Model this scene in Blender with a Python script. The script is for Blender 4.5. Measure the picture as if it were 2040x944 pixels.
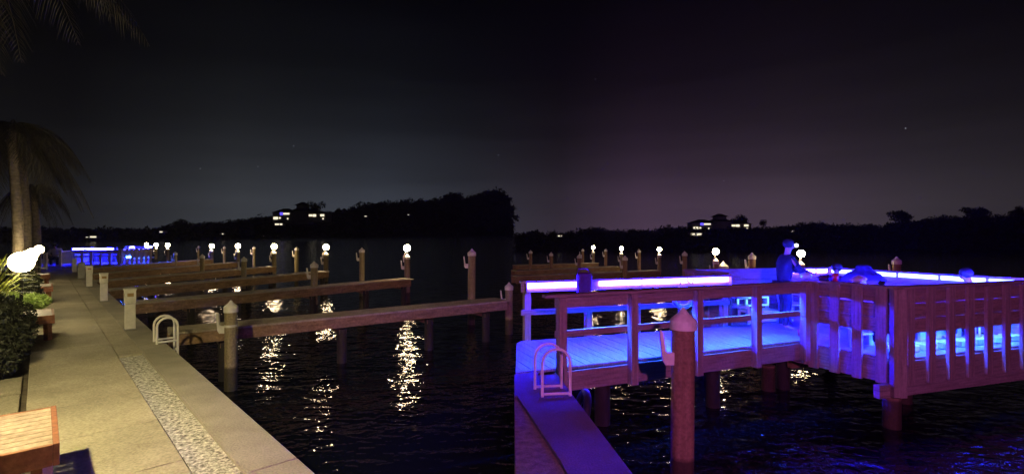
import bpy, bmesh, math, random
from mathutils import Vector, Matrix
R = math.radians
random.seed(7)
scene = bpy.context.scene
for o in list(bpy.data.objects): bpy.data.objects.remove(o)
COL = scene.collection

# ------------------------------------------------------------------ camera
F, CX, HY, EYE = 1000.0, 1020.0, 464.0, 3.0      # focal length and horizon in photo pixels, eye height
cd = bpy.data.cameras.new('camera'); cam = bpy.data.objects.new('camera', cd); COL.objects.link(cam)
cam.location = (0, 0, EYE); cam.rotation_euler = (R(90), 0, 0)
cd.sensor_width = 36; cd.lens = 36 * F / 2040; cd.shift_y = -8 / 2040
cd.clip_start = 0.1; cd.clip_end = 6000
scene.camera = cam

# ------------------------------------------------------------------ night sky
w = bpy.data.worlds.new('World'); scene.world = w; w.use_nodes = True
nt = w.node_tree; N = nt.nodes; L = nt.links; N.clear()
out = N.new('ShaderNodeOutputWorld'); bg = N.new('ShaderNodeBackground')
tc = N.new('ShaderNodeTexCoord'); sep = N.new('ShaderNodeSeparateXYZ'); L.new(tc.outputs['Generated'], sep.inputs[0])
def wmath(op, a, b=None):
    n = N.new('ShaderNodeMath'); n.operation = op
    for i, v in enumerate((a, b)):
        if v is None: continue
        if isinstance(v, (int, float)): n.inputs[i].default_value = v
        else: L.new(v, n.inputs[i])
    return n.outputs[0]
az = wmath('ARCTAN2', sep.outputs['X'], sep.outputs['Y'])
azn = wmath('ADD', wmath('DIVIDE', az, R(180)), 0.5)           # 0.5 = straight ahead
elev = wmath('MAXIMUM', sep.outputs['Z'], 0.0)
ns = N.new('ShaderNodeTexNoise'); ns.inputs['Scale'].default_value = 3.0; ns.inputs['Detail'].default_value = 4
mp = N.new('ShaderNodeMapping'); mp.inputs['Scale'].default_value = (1, 1, 9); L.new(tc.outputs['Generated'], mp.inputs[0]); L.new(mp.outputs[0], ns.inputs['Vector'])
elev2 = wmath('ADD', elev, wmath('MULTIPLY', wmath('SUBTRACT', ns.outputs['Fac'], 0.5), 0.05))
er = N.new('ShaderNodeValToRGB'); L.new(elev2, er.inputs[0])
def ramp(r, pts):
    while len(r.color_ramp.elements) > 2: r.color_ramp.elements.remove(r.color_ramp.elements[-1])
    for i, (p, c) in enumerate(pts):
        e = r.color_ramp.elements[i] if i < 2 else r.color_ramp.elements.new(p)
        e.position = p; e.color = (*c, 1) if len(c) == 3 else c
ramp(er, [(0.0, (1, 1, 1)), (0.05, (.82, .82, .82)), (0.11, (.45, .45, .45)), (0.19, (.2, .2, .2)), (0.29, (.075, .075, .075)), (0.43, (.016, .016, .016)), (1.0, (.008, .008, .008))])
cr = N.new('ShaderNodeValToRGB'); L.new(azn, cr.inputs[0])
ramp(cr, [(0.0, (.008, .009, .011)), (0.27, (.018, .018, .020)), (0.34, (.056, .061, .071)), (0.42, (.056, .064, .084)), (0.47, (.042, .044, .058)), (0.53, (.040, .030, .044)), (0.58, (.080, .048, .084)), (0.66, (.082, .056, .082)), (0.72, (.052, .042, .052)), (0.8, (.02, .018, .02)), (1, (.008, .009, .011))])
mx = N.new('ShaderNodeMix'); mx.data_type = 'RGBA'; mx.blend_type = 'MULTIPLY'; mx.inputs[0].default_value = 1
L.new(er.outputs[0], mx.inputs[6]); L.new(cr.outputs[0], mx.inputs[7])
L.new(mx.outputs[2], bg.inputs['Color']); bg.inputs['Strength'].default_value = 1.0
L.new(bg.outputs[0], out.inputs[0])

vs = scene.view_settings
vs.view_transform = 'Standard'; vs.look = 'None'; vs.exposure = 0; vs.gamma = 1; vs.use_curve_mapping = False
scene.cycles.max_bounces = 6; scene.cycles.diffuse_bounces = 3; scene.cycles.glossy_bounces = 3; scene.cycles.volume_bounces = 0
scene.cycles.transmission_bounces = 4
scene.cycles.use_denoising = True; scene.cycles.sample_clamp_indirect = 6; scene.cycles.sample_clamp_direct = 0
scene.cycles.caustics_reflective = False; scene.cycles.caustics_refractive = False
HAZE_DENSITY = 0.0002

# ------------------------------------------------------------------ helpers
def P(px, py, z=0.0):
    d = (EYE - z) * F / (py - HY); return Vector(((px - CX) / F * d, d, z))
def PD(px, py, d): return Vector(((px - CX) / F * d, d, EYE - (py - HY) / F * d))
def V(*a): return Vector(a)

class MB:
    def __init__(s): s.v = []; s.f = []; s.sm = []
    def add(s, vs_, fs, smooth=False):
        o = len(s.v); s.v += [Vector(x) for x in vs_]; s.f += [tuple(i + o for i in f) for f in fs]; s.sm += [smooth] * len(fs); return s
    def box(s, c, size, rz=0, mat=None):
        c = Vector(c); hx, hy, hz = [k / 2 for k in size]
        m = mat or Matrix.Rotation(rz, 3, 'Z')
        p = [c + m @ Vector((x * hx, y * hy, z * hz)) for x in (-1, 1) for y in (-1, 1) for z in (-1, 1)]
        return s.add(p, [(0, 1, 3, 2), (4, 6, 7, 5), (0, 4, 5, 1), (2, 3, 7, 6), (0, 2, 6, 4), (1, 5, 7, 3)])
    def bar(s, a, b, wd, ht, up=(0, 0, 1)):          # rectangular bar a->b, centred on the line
        a = Vector(a); b = Vector(b); d = b - a; ln = d.length; d.normalize()
        x = d.cross(Vector(up)); x = x.normalized() if x.length > 1e-5 else Vector((1, 0, 0)); z = x.cross(d)
        m = Matrix((x, d, z)).transposed()
        return s.box((a + b) / 2, (wd, ln, ht), mat=m)
    def tube(s, pts, r, n=10, caps=True):
        pts = [Vector(p) for p in pts]; rs = r if isinstance(r, (list, tuple)) else [r] * len(pts)
        rings = []; prev = None
        for i, p in enumerate(pts):
            d = (pts[min(i + 1, len(pts) - 1)] - pts[max(i - 1, 0)]).normalized()
            ref = Vector((0, 0, 1)) if abs(d.z) < .95 else Vector((1, 0, 0))
            if prev is not None: x = (prev - d * prev.dot(d)).normalized()
            else: x = d.cross(ref).normalized()
            prev = x; y = d.cross(x)
            rings.append([p + (x * math.cos(2 * math.pi * k / n) + y * math.sin(2 * math.pi * k / n)) * rs[i] for k in range(n)])
        v = [q for rr in rings for q in rr]; f = []
        for i in range(len(rings) - 1):
            for k in range(n):
                k2 = (k + 1) % n; f.append((i * n + k, i * n + k2, (i + 1) * n + k2, (i + 1) * n + k))
        s.add(v, f, True)
        if caps:
            s.add(rings[0], [tuple(range(n))[::-1]]); s.add(rings[-1], [tuple(range(n))])
        return s
    def lathe(s, c, prof, n=20, smooth=True):        # prof: (r, z)
        c = Vector(c); v = []; f = []
        for r_, z_ in prof:
            v += [c + Vector((r_ * math.cos(2 * math.pi * k / n), r_ * math.sin(2 * math.pi * k / n), z_)) for k in range(n)]
        for i in range(len(prof) - 1):
            for k in range(n):
                k2 = (k + 1) % n; f.append((i * n + k, i * n + k2, (i + 1) * n + k2, (i + 1) * n + k))
        s.add(v, f, smooth)
        return s
    def sphere(s, c, r, n=16, m=10, sc=(1, 1, 1)):
        c = Vector(c); v = [c + Vector((0, 0, -r * sc[2]))]
        for i in range(1, m):
            t = math.pi * i / m
            for k in range(n):
                a = 2 * math.pi * k / n
                v.append(c + Vector((r * sc[0] * math.sin(t) * math.cos(a), r * sc[1] * math.sin(t) * math.sin(a), -r * sc[2] * math.cos(t))))
        v.append(c + Vector((0, 0, r * sc[2]))); f = []
        for k in range(n): f.append((0, 1 + (k + 1) % n, 1 + k))
        for i in range(m - 2):
            for k in range(n):
                a = 1 + i * n; k2 = (k + 1) % n; f.append((a + k, a + k2, a + n + k2, a + n + k))
        a = 1 + (m - 2) * n; t = len(v) - 1
        for k in range(n): f.append((t, a + k, a + (k + 1) % n))
        return s.add(v, f, True)
    def prism(s, poly, z0, z1):                       # poly: xy list, counter-clockwise
        n = len(poly); v = [(p[0], p[1], z0) for p in poly] + [(p[0], p[1], z1) for p in poly]
        return s.add(v, [tuple(range(n))[::-1], tuple(range(n, 2 * n))] + [(i, (i + 1) % n, n + (i + 1) % n, n + i) for i in range(n)])
    def plate(s, poly, o, ax, az_, th):               # outline in the plane (ax, az_) at o, given thickness
        o = Vector(o); ax = Vector(ax).normalized(); az_ = Vector(az_).normalized(); nn = ax.cross(az_)
        n = len(poly); v = [o + ax * p[0] + az_ * p[1] + nn * (th / 2) for p in poly] + [o + ax * p[0] + az_ * p[1] - nn * (th / 2) for p in poly]
        return s.add(v, [tuple(range(n)), tuple(range(n, 2 * n))[::-1]] + [(i, n + i, n + (i + 1) % n, (i + 1) % n) for i in range(n)])
    def build(s, name, mat, parent=None, bevel=0, **tags):
        base = Vector((0, 0, 0)); p = parent
        while p is not None: base += p.location; p = p.parent
        me = bpy.data.meshes.new(name); me.from_pydata([tuple(v - base) for v in s.v], [], s.f)
        me.polygons.foreach_set('use_smooth', s.sm); me.update()
        o = bpy.data.objects.new(name, me); COL.objects.link(o)
        if mat: me.materials.append(mat)
        if parent is not None: o.parent = parent
        bm = bmesh.new(); bm.from_mesh(me); bmesh.ops.recalc_face_normals(bm, faces=bm.faces); bm.to_mesh(me); bm.free()
        if bevel:
            b = o.modifiers.new('edge', 'BEVEL'); b.width = bevel; b.segments = 2; b.limit_method = 'ANGLE'
        for k, v in tags.items(): o[k] = v
        return o

def thing(name, label, cat, loc, group=None):
    o = bpy.data.objects.new(name, None); COL.objects.link(o); o.location = loc; o.empty_display_size = .2
    o['label'] = label; o['category'] = cat
    if group: o['group'] = group
    return o
def tag(o, label, cat, group=None):
    o['label'] = label; o['category'] = cat
    if group: o['group'] = group
    return o
def copy_tree(o, parent=None):
    c = o.copy(); COL.objects.link(c); c.parent = parent
    for ch in list(o.children): copy_tree(ch, c)
    return c

# ------------------------------------------------------------------ materials
def mat(name, col, col2=None, rough=.7, scale=6, stretch=(1, 1, 1), bump=.0, metallic=0, spec=.4, lo=.35, hi=.65, fine=None, wet=None, coords='Object', rz=0.0, fr=(.72, 1.2)):
    m = bpy.data.materials.new(name); m.use_nodes = True; t = m.node_tree; n = t.nodes; l = t.links
    b = n['Principled BSDF']; b.inputs['Roughness'].default_value = rough; b.inputs['Metallic'].default_value = metallic
    b.inputs['Specular IOR Level'].default_value = spec
    b.inputs['Base Color'].default_value = (*col, 1)
    if col2 is None: return m
    c = n.new('ShaderNodeTexCoord'); mpn = n.new('ShaderNodeMapping'); mpn.inputs['Scale'].default_value = stretch; mpn.inputs['Rotation'].default_value = (0, 0, rz)
    l.new(c.outputs[coords], mpn.inputs[0])
    x = n.new('ShaderNodeTexNoise'); x.inputs['Scale'].default_value = scale; x.inputs['Detail'].default_value = 8; x.inputs['Roughness'].default_value = .65
    l.new(mpn.outputs[0], x.inputs['Vector'])
    r = n.new('ShaderNodeValToRGB'); r.color_ramp.elements[0].position = lo; r.color_ramp.elements[1].position = hi
    r.color_ramp.elements[0].color = (*col, 1); r.color_ramp.elements[1].color = (*col2, 1)
    l.new(x.outputs['Fac'], r.inputs[0]); cur = r.outputs[0]
    hgt = x.outputs['Fac']
    if fine:
        y = n.new('ShaderNodeTexNoise'); y.inputs['Scale'].default_value = fine; y.inputs['Detail'].default_value = 5; l.new(c.outputs[coords], y.inputs['Vector'])
        rr = n.new('ShaderNodeMapRange'); rr.inputs[1].default_value = .3; rr.inputs[2].default_value = .7; rr.inputs[3].default_value = fr[0]; rr.inputs[4].default_value = fr[1]
        l.new(y.outputs['Fac'], rr.inputs[0])
        k = n.new('ShaderNodeMix'); k.data_type = 'RGBA'; k.blend_type = 'MULTIPLY'; k.inputs[0].default_value = 1
        l.new(cur, k.inputs[6]); l.new(rr.outputs[0], k.inputs[7]); cur = k.outputs[2]; hgt = y.outputs['Fac']
    if wet:                                            # wet, weed-stained band just above the water
        g = n.new('ShaderNodeNewGeometry'); sx = n.new('ShaderNodeSeparateXYZ'); l.new(g.outputs['Position'], sx.inputs[0])
        wr = n.new('ShaderNodeMapRange'); wr.inputs[1].default_value = wet; wr.inputs[2].default_value = wet + .06; wr.inputs[3].default_value = .22; wr.inputs[4].default_value = 1
        l.new(sx.outputs['Z'], wr.inputs[0])
        k = n.new('ShaderNodeMix'); k.data_type = 'RGBA'; k.blend_type = 'MULTIPLY'; k.inputs[0].default_value = 1
        l.new(cur, k.inputs[6]); l.new(wr.outputs[0], k.inputs[7]); cur = k.outputs[2]
    l.new(cur, b.inputs['Base Color'])
    if bump:
        bb = n.new('ShaderNodeBump'); bb.inputs['Strength'].default_value = bump; bb.inputs['Distance'].default_value = .02
        l.new(hgt, bb.inputs['Height']); l.new(bb.outputs[0], b.inputs['Normal'])
    return m
def emit(name, col, k):
    m = bpy.data.materials.new(name); m.use_nodes = True; t = m.node_tree; t.nodes.clear()
    o = t.nodes.new('ShaderNodeOutputMaterial'); e = t.nodes.new('ShaderNodeEmission'); e.inputs[0].default_value = (*col, 1); e.inputs[1].default_value = k
    t.links.new(e.outputs[0], o.inputs[0]); return m

M = dict(
    concrete=mat('concrete', (.25, .225, .155), (.44, .39, .275), .85, .8, bump=.25, fine=45, lo=.3, hi=.62),
    cap=mat('cap_concrete', (.25, .23, .165), (.36, .32, .235), .85, 1.4, bump=.3, fine=60),
    quay=mat('quay_concrete', (.10, .07, .07), (.17, .12, .115), .85, 1.4, bump=.3, fine=60),
    dark_concrete=mat('stained_concrete', (.15, .13, .1), (.25, .22, .17), .9, 2.2, bump=.4, fine=30),
    gravel=mat('gravel', (.13, .12, .10), (.85, .82, .72), .9, 26, bump=1, lo=.38, hi=.66, fine=70),
    sand=mat('gravel_brown', (.12, .08, .04), (.28, .20, .10), .9, 14, bump=.7, fine=80),
    soil=mat('soil', (.05, .04, .03), (.14, .11, .07), .95, 3, bump=.6, fine=30),
    deck=mat('deck_boards', (.28, .235, .15), (.48, .41, .28), .7, 4, (1, 1, 1), bump=.3, fine=40),
    beam=mat('treated_beam', (.17, .10, .045), (.34, .21, .10), .7, 3, (1, 1, 5), bump=.3, fine=22),
    deck_grey=mat('grey_deck_boards', (.22, .21, .22), (.36, .34, .36), .6, 5, (6, .5, 1), bump=.3, fine=40, rz=-.37, fr=(.85, 1.1)),
    rail=mat('rail_timber', (.20, .14, .13), (.34, .25, .23), .7, 2.4, (1, 1, 14), bump=.3, fine=26, fr=(.88, 1.1)),
    upright=mat('upright_timber', (.21, .15, .135), (.37, .27, .24), .7, 5, (5, 5, .35), bump=.3, fine=26, fr=(.88, 1.1)),
    board=mat('wall_board', (.19, .13, .11), (.33, .23, .19), .75, 2.4, (1, 1, 11), bump=.3, fine=26, fr=(.85, 1.12)),
    pile=mat('pile_timber', (.17, .135, .065), (.42, .34, .18), .8, 7, (1, 1, .12), bump=.5, fine=30, wet=.42, lo=.3, hi=.7),
    pile_red=mat('pile_red_timber', (.16, .09, .045), (.32, .20, .11), .8, 8, (1, 1, .1), bump=.5, fine=30, wet=.42, lo=.3, hi=.7),
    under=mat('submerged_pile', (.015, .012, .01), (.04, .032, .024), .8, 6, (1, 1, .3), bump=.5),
    white=mat('white_plastic', (.66, .62, .52), (.78, .74, .64), .45, 3, bump=.05, spec=.5),
    white2=mat('weathered_white', (.55, .52, .43), (.72, .68, .58), .55, 8, bump=.1, spec=.5),
    grey=mat('grey_box', (.20, .20, .18), (.28, .27, .24), .6, 5),
    plate=mat('brass_plate', (.30, .19, .07), (.42, .27, .10), .4, 20, metallic=.3),
    metal=mat('galvanised', (.50, .49, .46), (.68, .66, .6), .35, 10, metallic=.7),
    black=mat('black_rubber', (.012, .012, .014), (.03, .03, .03), .5, 10),
    bench=mat('bench_slats', (.30, .225, .165), (.46, .36, .28), .55, 3, (1, 1, 1), bump=.2, fine=24),
    bench_frame=mat('bench_frame', (.22, .08, .04), (.34, .14, .07), .6, 4, bump=.2, fine=24),
    hedge=mat('dark_leaves', (.014, .018, .009), (.042, .046, .024), .6, 8),
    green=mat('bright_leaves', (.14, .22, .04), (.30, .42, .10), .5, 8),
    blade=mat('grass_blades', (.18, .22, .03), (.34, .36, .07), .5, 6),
    frond=mat('palm_frond', (.018, .016, .008), (.045, .036, .018), .6, 3),
    trunk=mat('palm_trunk', (.12, .095, .06), (.21, .17, .12), .85, 5, (1, 1, 5), bump=.6, fine=16),
    far=mat('far_foliage', (.010, .013, .009), (.03, .035, .022), .9, .4),
    farwall=mat('far_wall', (.30, .29, .27), (.40, .38, .35), .8, .5),
    farroof=mat('far_roof', (.04, .035, .03), (.07, .06, .05), .9, .5),
    skin=mat('skin', (.42, .26, .19), (.50, .32, .24), .5, 10),
    jacket=mat('dark_cloth', (.010, .010, .016), (.022, .022, .032), .85, 14, bump=.3),
    trousers=mat('navy_cloth', (.02, .02, .035), (.035, .035, .05), .85, 14),
    hair=mat('dark_hair', (.015, .012, .01), (.03, .024, .02), .6, 30),
    red=mat('red_plastic', (.55, .03, .03), (.65, .05, .04), .35, 4),
    magenta=mat('magenta_cloth', (.06, .008, .05), (.09, .015, .08), .8, 14, bump=.2),
    grey_cloth=mat('pale_cloth', (.42, .40, .42), (.55, .53, .55), .8, 9, bump=.3),
    teal=mat('pale_paper', (.55, .75, .78), (.7, .85, .88), .6, 6),
    lifering=mat('life_ring_foam', (.60, .58, .60), (.7, .68, .7), .5, 6),
    clear=mat('frosted_plastic', (.6, .66, .7), (.74, .8, .84), .25, 5),
    lamp=emit('lamp_glow', (1.0, .74, .42), 150),
    path_lamp=emit('path_lamp_glow', (1.0, .82, .46), 50),
    led=emit('led_violet_blue', (.012, .006, 1.0), 950),
    led_cyan=emit('led_cyan_blue', (.015, .085, 1.0), 820),
    led_edge=emit('led_edge_blue', (.02, .03, 1.0), 90),
    added_trim_glow=emit('added_trim_glow_pale', (.22, .62, 1.0), 1.7),  # added glow that makes the white bench read as brightly lit
    led_far=emit('led_far_blue', (.008, .008, 1.0), 1300),
    win=emit('lit_window', (1.0, .88, .62), 1.3),
    winblue=emit('blue_lit_window', (.12, .08, 1.0), 1.6),
    star=emit('star_light', (.8, .85, 1.0), 1.0),
    phone=emit('head_torch', (.85, .9, 1.0), 6),
)
# water: dark, glossy, small wind ripples over a slow swell
def water_mat():
    m = bpy.data.materials.new('night_water'); m.use_nodes = True; t = m.node_tree; n = t.nodes; l = t.links
    b = n['Principled BSDF']; b.inputs['Base Color'].default_value = (.004, .005, .006, 1); b.inputs['Roughness'].default_value = .012; b.inputs['IOR'].default_value = 1.33
    c = n.new('ShaderNodeTexCoord')
    prev = None
    for sc, amp, st, rot in ((1.1, .06, (1, 1.7, 1), .3), (3.6, .030, (1, 1.5, 1), -.25), (9.5, .006, (1, 1.3, 1), .1)):
        mpn = n.new('ShaderNodeMapping'); mpn.inputs['Scale'].default_value = st; mpn.inputs['Rotation'].default_value = (0, 0, rot); l.new(c.outputs['Object'], mpn.inputs[0])
        x = n.new('ShaderNodeTexNoise'); x.inputs['Scale'].default_value = sc; x.inputs['Detail'].default_value = 1.5; x.inputs['Distortion'].default_value = .4; l.new(mpn.outputs[0], x.inputs['Vector'])
        bb = n.new('ShaderNodeBump'); bb.inputs['Strength'].default_value = 1.0; bb.inputs['Distance'].default_value = amp
        l.new(x.outputs['Fac'], bb.inputs['Height'])
        if prev: l.new(prev, bb.inputs['Normal'])
        prev = bb.outputs[0]
    l.new(prev, b.inputs['Normal']); return m
M['water'] = water_mat()

# ------------------------------------------------------------------ water and land
mb = MB(); mb.add([(-1500, -60, 0), (1500, -60, 0), (1500, 1600, 0), (-1500, 1600, 0)], [(0, 1, 2, 3)])
mb.build('water', M['water'], kind='structure')

O = Vector((-1.72, 4.15)); U = Vector((-.685, .7286)).normalized(); W = Vector((-U.y, U.x))      # along the seawall, inland
if W.x > 0: W = -W
def S(u, v, z=1.1): q = O + U * u + W * v; return Vector((q.x, q.y, z))
ROT = math.atan2(U.y, U.x)
def strip(u0, u1, v0, v1): return [S(u0, v0), S(u0, v1), S(u1, v1), S(u1, v0)]
U0, U1 = -9.0, 46.0
# seawall: cap blocks with joints over a wall face
mb = MB(); u = U0
while u < U1:
    ln = 3.05; mb.prism(strip(u, min(u + ln - .012, U1), 0, .392), .86, 1.10); u += ln
mb.build('seawall_cap', M['cap'], kind='structure', bevel=.012)
mb = MB(); mb.prism(strip(U0, U1, .06, .39), -1.0, .858); mb.build('seawall_face', M['dark_concrete'], kind='structure')
mb = MB(); mb.prism(strip(U0, U1, .392, 60), -1.0, 1.03); mb.build('ground', M['soil'], kind='structure')
mb = MB(); mb.prism(strip(U0, 5.55, .412, .70), 1.03, 1.082); mb.build('gravel_strip', M['gravel'], kind='structure')
mb = MB(); mb.prism(strip(U0, 5.6, .393, .411), 1.03, 1.108); mb.build('strip_edging', M['cap'], kind='structure')
mb = MB(); u = 5.62
while u < U1: mb.prism(strip(u, min(u + 2.2, U1), .394, .70), 1.03, 1.098); u += 2.212
mb.build('strip_paving', M['concrete'], kind='structure', bevel=.006)
mb = MB(); u = U0
while u < U1:
    ln = 1.22; mb.prism(strip(u, min(u + ln - .012, U1), .716, 1.70), 1.03, 1.104); u += ln
mb.build('walkway', M['concrete'], kind='structure', bevel=.006)
mb = MB()
for k in range(5): mb.prism(strip(.4 + k * 1.0, 1.22 + k * 1.0, 1.76, 2.35), 1.03, 1.075)
mb.build('stepping_stones', M['cap'], kind='structure', bevel=.01)

# quay on the right side with its own cap and brown gravel
DW = [V(0.05, 6.83, 0), V(5.22, 8.93, 0), V(4.48, 10.25, 0), V(0.08, 8.80, 0)]
mb = MB(); mb.prism([(.93 + .42, 1.0), (.93, 4.15), (.60, 6.80), (.35, 6.72), (.06, 5.92 - .05), (.415, 4.15), (.80, 1.0)][::1], .86, 1.10)
mb.prism([(.06, 5.86), (.35, 6.719), (.36, 6.88), (.03, 6.76), (.03, 5.84)], .86, 1.10)
mb.build('quay_cap', M['quay'], kind='structure')
mb = MB(); mb.prism([(.03, -3), (1.2, -3), (.78, 1.0), (.41, 4.13), (.055, 5.85), (.03, 5.83)], -1, 1.075)
mb.prism([(.03, -14), (6, -14), (6, -3.01), (.03, -3.01)], -1, 1.075)
mb.build('quay_gravel', M['sand'], kind='structure')
mb = MB(); mb.prism([(1.30, 1.0), (.87, 4.15), (.55, 6.70), (.12, 6.60), (.42, 4.15), (.8, 1.0)], -1, .858)
mb.build('quay_face', M['dark_concrete'], kind='structure')

# ------------------------------------------------------------------ mooring piles
def mooring_pile(px, top_y, d, rad, label, lamp=False, ring=False, red=False, hook_side=-1, group='mooring piles with white cone caps', lamp_r=.16, hook=True):
    top = PD(px, top_y, d); x, y = top.x, top.y
    ztop = top.z if not lamp else top.z - .24
    t = thing('mooring_pile', label, 'mooring pile', (x, y, 0), 'lit mooring piles at the pier ends' if lamp else group)
    ch = rad * 1.15
    lean = random.uniform(-.012, .012) * ztop
    mb = MB(); mb.tube([(x + lean, y, -.8), (x + lean * .5, y, .6), (x, y, ztop - ch)], [rad * 1.04, rad * 1.02, rad], 18); mb.build('post', M['pile_red' if red else 'pile'], t)
    mb = MB(); mb.lathe((x, y, ztop - ch), [(rad * 1.0, -.10), (rad * 1.16, -.10), (rad * 1.16, .0), (rad * 1.02, .02), (rad * .5, ch * .52), (.012, ch), (0.001, ch)], 20, False); mb.build('cap', M['white2'], t)
    if ring:
        mb = MB(); mb.lathe((x, y, ztop - ch - .36), [(rad * 1.0, -.02), (rad * 1.07, -.02), (rad * 1.07, .025), (rad * 1.0, .025)], 20, False); mb.build('band', M['white2'], t)
    if hook:
        hz = ztop - ch - (.30 if not lamp else .34); s_ = hook_side
        pts = [(0, -.20), (.10, -.20), (.135, -.15), (.165, .17), (.15, .195), (.125, .17), (.10, -.03), (.085, -.06), (0, -.06)]
        pts = [(s_ * (rad * .9 + a), b) for a, b in pts]
        if s_ < 0: pts = pts[::-1]
        mb = MB(); mb.plate(pts, (x, y - rad * .25, hz), (1, 0, 0), (0, 0, 1), .045); mb.build('rope_hook', M['white2'], t)
    if lamp:
        gz = top.z; gx = x
        mb = MB(); mb.tube([(x - rad * 1.1, y - rad * .6, ztop - ch - .22), (x - rad * 1.25, y - rad * .7, ztop - ch + .02), (gx, y - .02, gz - lamp_r * .8)], .022, 8); mb.build('lamp_bracket', M['white'], t)
        mb = MB(); mb.sphere((gx, y, gz), lamp_r, 14, 8); mb.build('globe', M['lamp'], t)
    return t
ORD = ['nearest', 'second', 'third', 'fourth', 'fifth', 'sixth', 'seventh', 'eighth']

mooring_pile(460, 598, 9.6, .108, 'nearest olive pile with white cone cap and ring, before the nearest finger pier', ring=True)
mooring_pile(1361, 612, 5.75, .128, 'large reddish timber pile with white cone cap in front of the blue lit walkway', red=True, ring=False, group='mooring piles by the blue deck')
for px, ty, d, r_, lb in ((626, 520, 18.0, .118, 'olive pile between the two nearest finger piers, tallest of the inner row'),
                          (486, 511, 23.0, .112, 'second capped pile of the inner row, behind the second finger pier'),
                          (403, 506, 27.5, .11, 'third capped pile of the inner row, among the middle finger piers'),
                          (349, 501, 33.0, .11, 'small capped pile of the inner row right of the distant blue deck'),
                          (940, 495, 16.5, .122, 'rightmost unlit outer pile standing beyond the nearest finger pier'),
                          (721, 493, 24.0, .12, 'outer pile between the two nearest pier lamps, beyond second pier'),
                          (591, 491, 31.0, .12, 'outer pile between the second and third nearest pier lamps'),
                          (506, 490, 36.0, .10, 'thin outer pile just right of the fourth pier lamp'),
                          (447, 490, 42.0, .10, 'thin distant outer pile between the fourth and fifth pier lamps'),
                          (396, 489, 48.0, .10, 'faintest distant outer pile left of the fifth pier lamp')):
    mooring_pile(px, ty, d, r_, lb)
mooring_pile(1014, 562, 14.9, .11, 'short pile at the outer end of the nearest finger pier', hook_side=-1)
for i, (px, ty, d) in enumerate(((811, 494, 21.6), (649.5, 492, 26.4), (546, 491, 30.0), (474, 490, 34.5), (422, 490, 39.5), (334, 488, 45), (311, 487.5, 49), (292, 487, 53))):
    mooring_pile(px, ty, d, .12, f'lit pile with globe lamp, {ORD[i] + " from" if i else "nearest to"} the camera on the left', lamp=True, lamp_r=.138 + .004 * i)
# the same kind of piles behind the blue deck on the right
for px, ty, d, r_, lb in ((1057, 498, 33, .11, 'leftmost unlit pile behind the blue back rail'),
                          (1098, 502, 31, .115, 'second unlit pile from the left behind the blue back rail'),
                          (1154, 506, 29, .12, 'unlit pile standing directly above the magenta bag'),
                          (1161, 495, 38, .10, 'small distant pile just left of the first lamp behind the blue rail'),
                          (1207, 495, 38, .11, 'thin pile between the first and second lamps behind the blue rail'),
                          (1245, 509, 25, .12, 'dark pile standing just right of the second lamp behind the rail'),
                          (1273, 496, 33, .11, 'pale pile between the second and third lamps behind the rail'),
                          (1364, 500, 25, .12, 'pile between the third and fourth lamps behind the blue rail'),
                          (1498, 503, 17.5, .115, 'dark capped pile between the fourth lamp and the standing person'),
                          (1786, 511, 15, .11, 'pile with violet lit cap beyond the right side of the platform'),
                          (1441, 520, 18.5, .16, 'low pile with violet cone cap below the fourth lamp')):
    mooring_pile(px, ty, d, r_, lb, group='mooring piles behind the blue deck', red=(px != 1441))
for i, (px, ty, d) in enumerate(((1182, 493, 39), (1238, 495, 34.5), (1313.5, 496.5, 30.5), (1426, 501, 18.5), (1596, 505, 16.5))):
    mooring_pile(px, ty, d, .10 if i > 2 else .11, f'lit pile with globe lamp, {["first", "second", "third", "fourth", "fifth"][i]} from the left behind the blue walkway', lamp=True, lamp_r=.125 if i < 3 else .115)

# ------------------------------------------------------------------ finger piers
def finger_pier(a, b, width, z, label, posts, group='wooden finger piers', bz=.28, seed=1):
    a = Vector((a[0], a[1], 0)); b = Vector((b[0], b[1], 0)); d = (b - a); ln = d.length; d.normalize(); nrm = Vector((-d.y, d.x, 0))
    if nrm.y < 0: nrm = -nrm
    t = thing('finger_pier', label, 'pier', (a.x, a.y, 0), group); rz = math.atan2(d.y, d.x); rnd = random.Random(seed)
    mb = MB(); s_ = 0
    while s_ < ln - .05:
        c = a + d * (s_ + .07) + nrm * (width / 2); mb.box((c.x, c.y, z - .019 + rnd.uniform(-.003, .003)), (.134, width + .06, .038), rz); s_ += .14
    mb.build('deck_boards', M['deck'], t)
    for k, off in enumerate((0.02, width - .02)):
        m = MB(); s_ = 0                               # beam in butt-jointed lengths
        while s_ < ln - .02:
            e = min(s_ + 3.6, ln - .02); p = a + d * s_ + nrm * off; q = a + d * (e - .006) + nrm * off
            m.bar((p.x, p.y, z - .04 - bz / 2), (q.x, q.y, z - .04 - bz / 2), .045, bz); s_ = e
        m.build('side_beam', M['beam'], t)
    p = a + d * (ln - .04) + nrm * .045; q = a + d * (ln - .04) + nrm * (width - .045)
    MB().bar((p.x, p.y, z - .04 - bz / 2 - .002), (q.x, q.y, z - .04 - bz / 2 - .002), .045, bz - .01).build('end_beam', M['beam'], t)
    for f in posts:
        p = a + d * (ln * f) + nrm * .17
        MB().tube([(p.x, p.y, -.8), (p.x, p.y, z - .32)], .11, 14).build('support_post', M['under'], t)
        m = MB(); m.bar((p.x - nrm.x * .08, p.y - nrm.y * .08, z - .37), (p.x + nrm.x * (width - .1), p.y + nrm.y * (width - .1), z - .37), .16, .1); m.build('cross_beam', M['beam'], t)
    return t
def E(px, py, z=1.1): q = P(px, py, z); return (q.x, q.y)
finger_pier(E(335, 663), E(1012, 598), .72, 1.1, 'nearest and longest finger pier, crossing behind the nearest olive pile', (.12, .42, .70, .92), bz=.22, seed=1)
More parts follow.
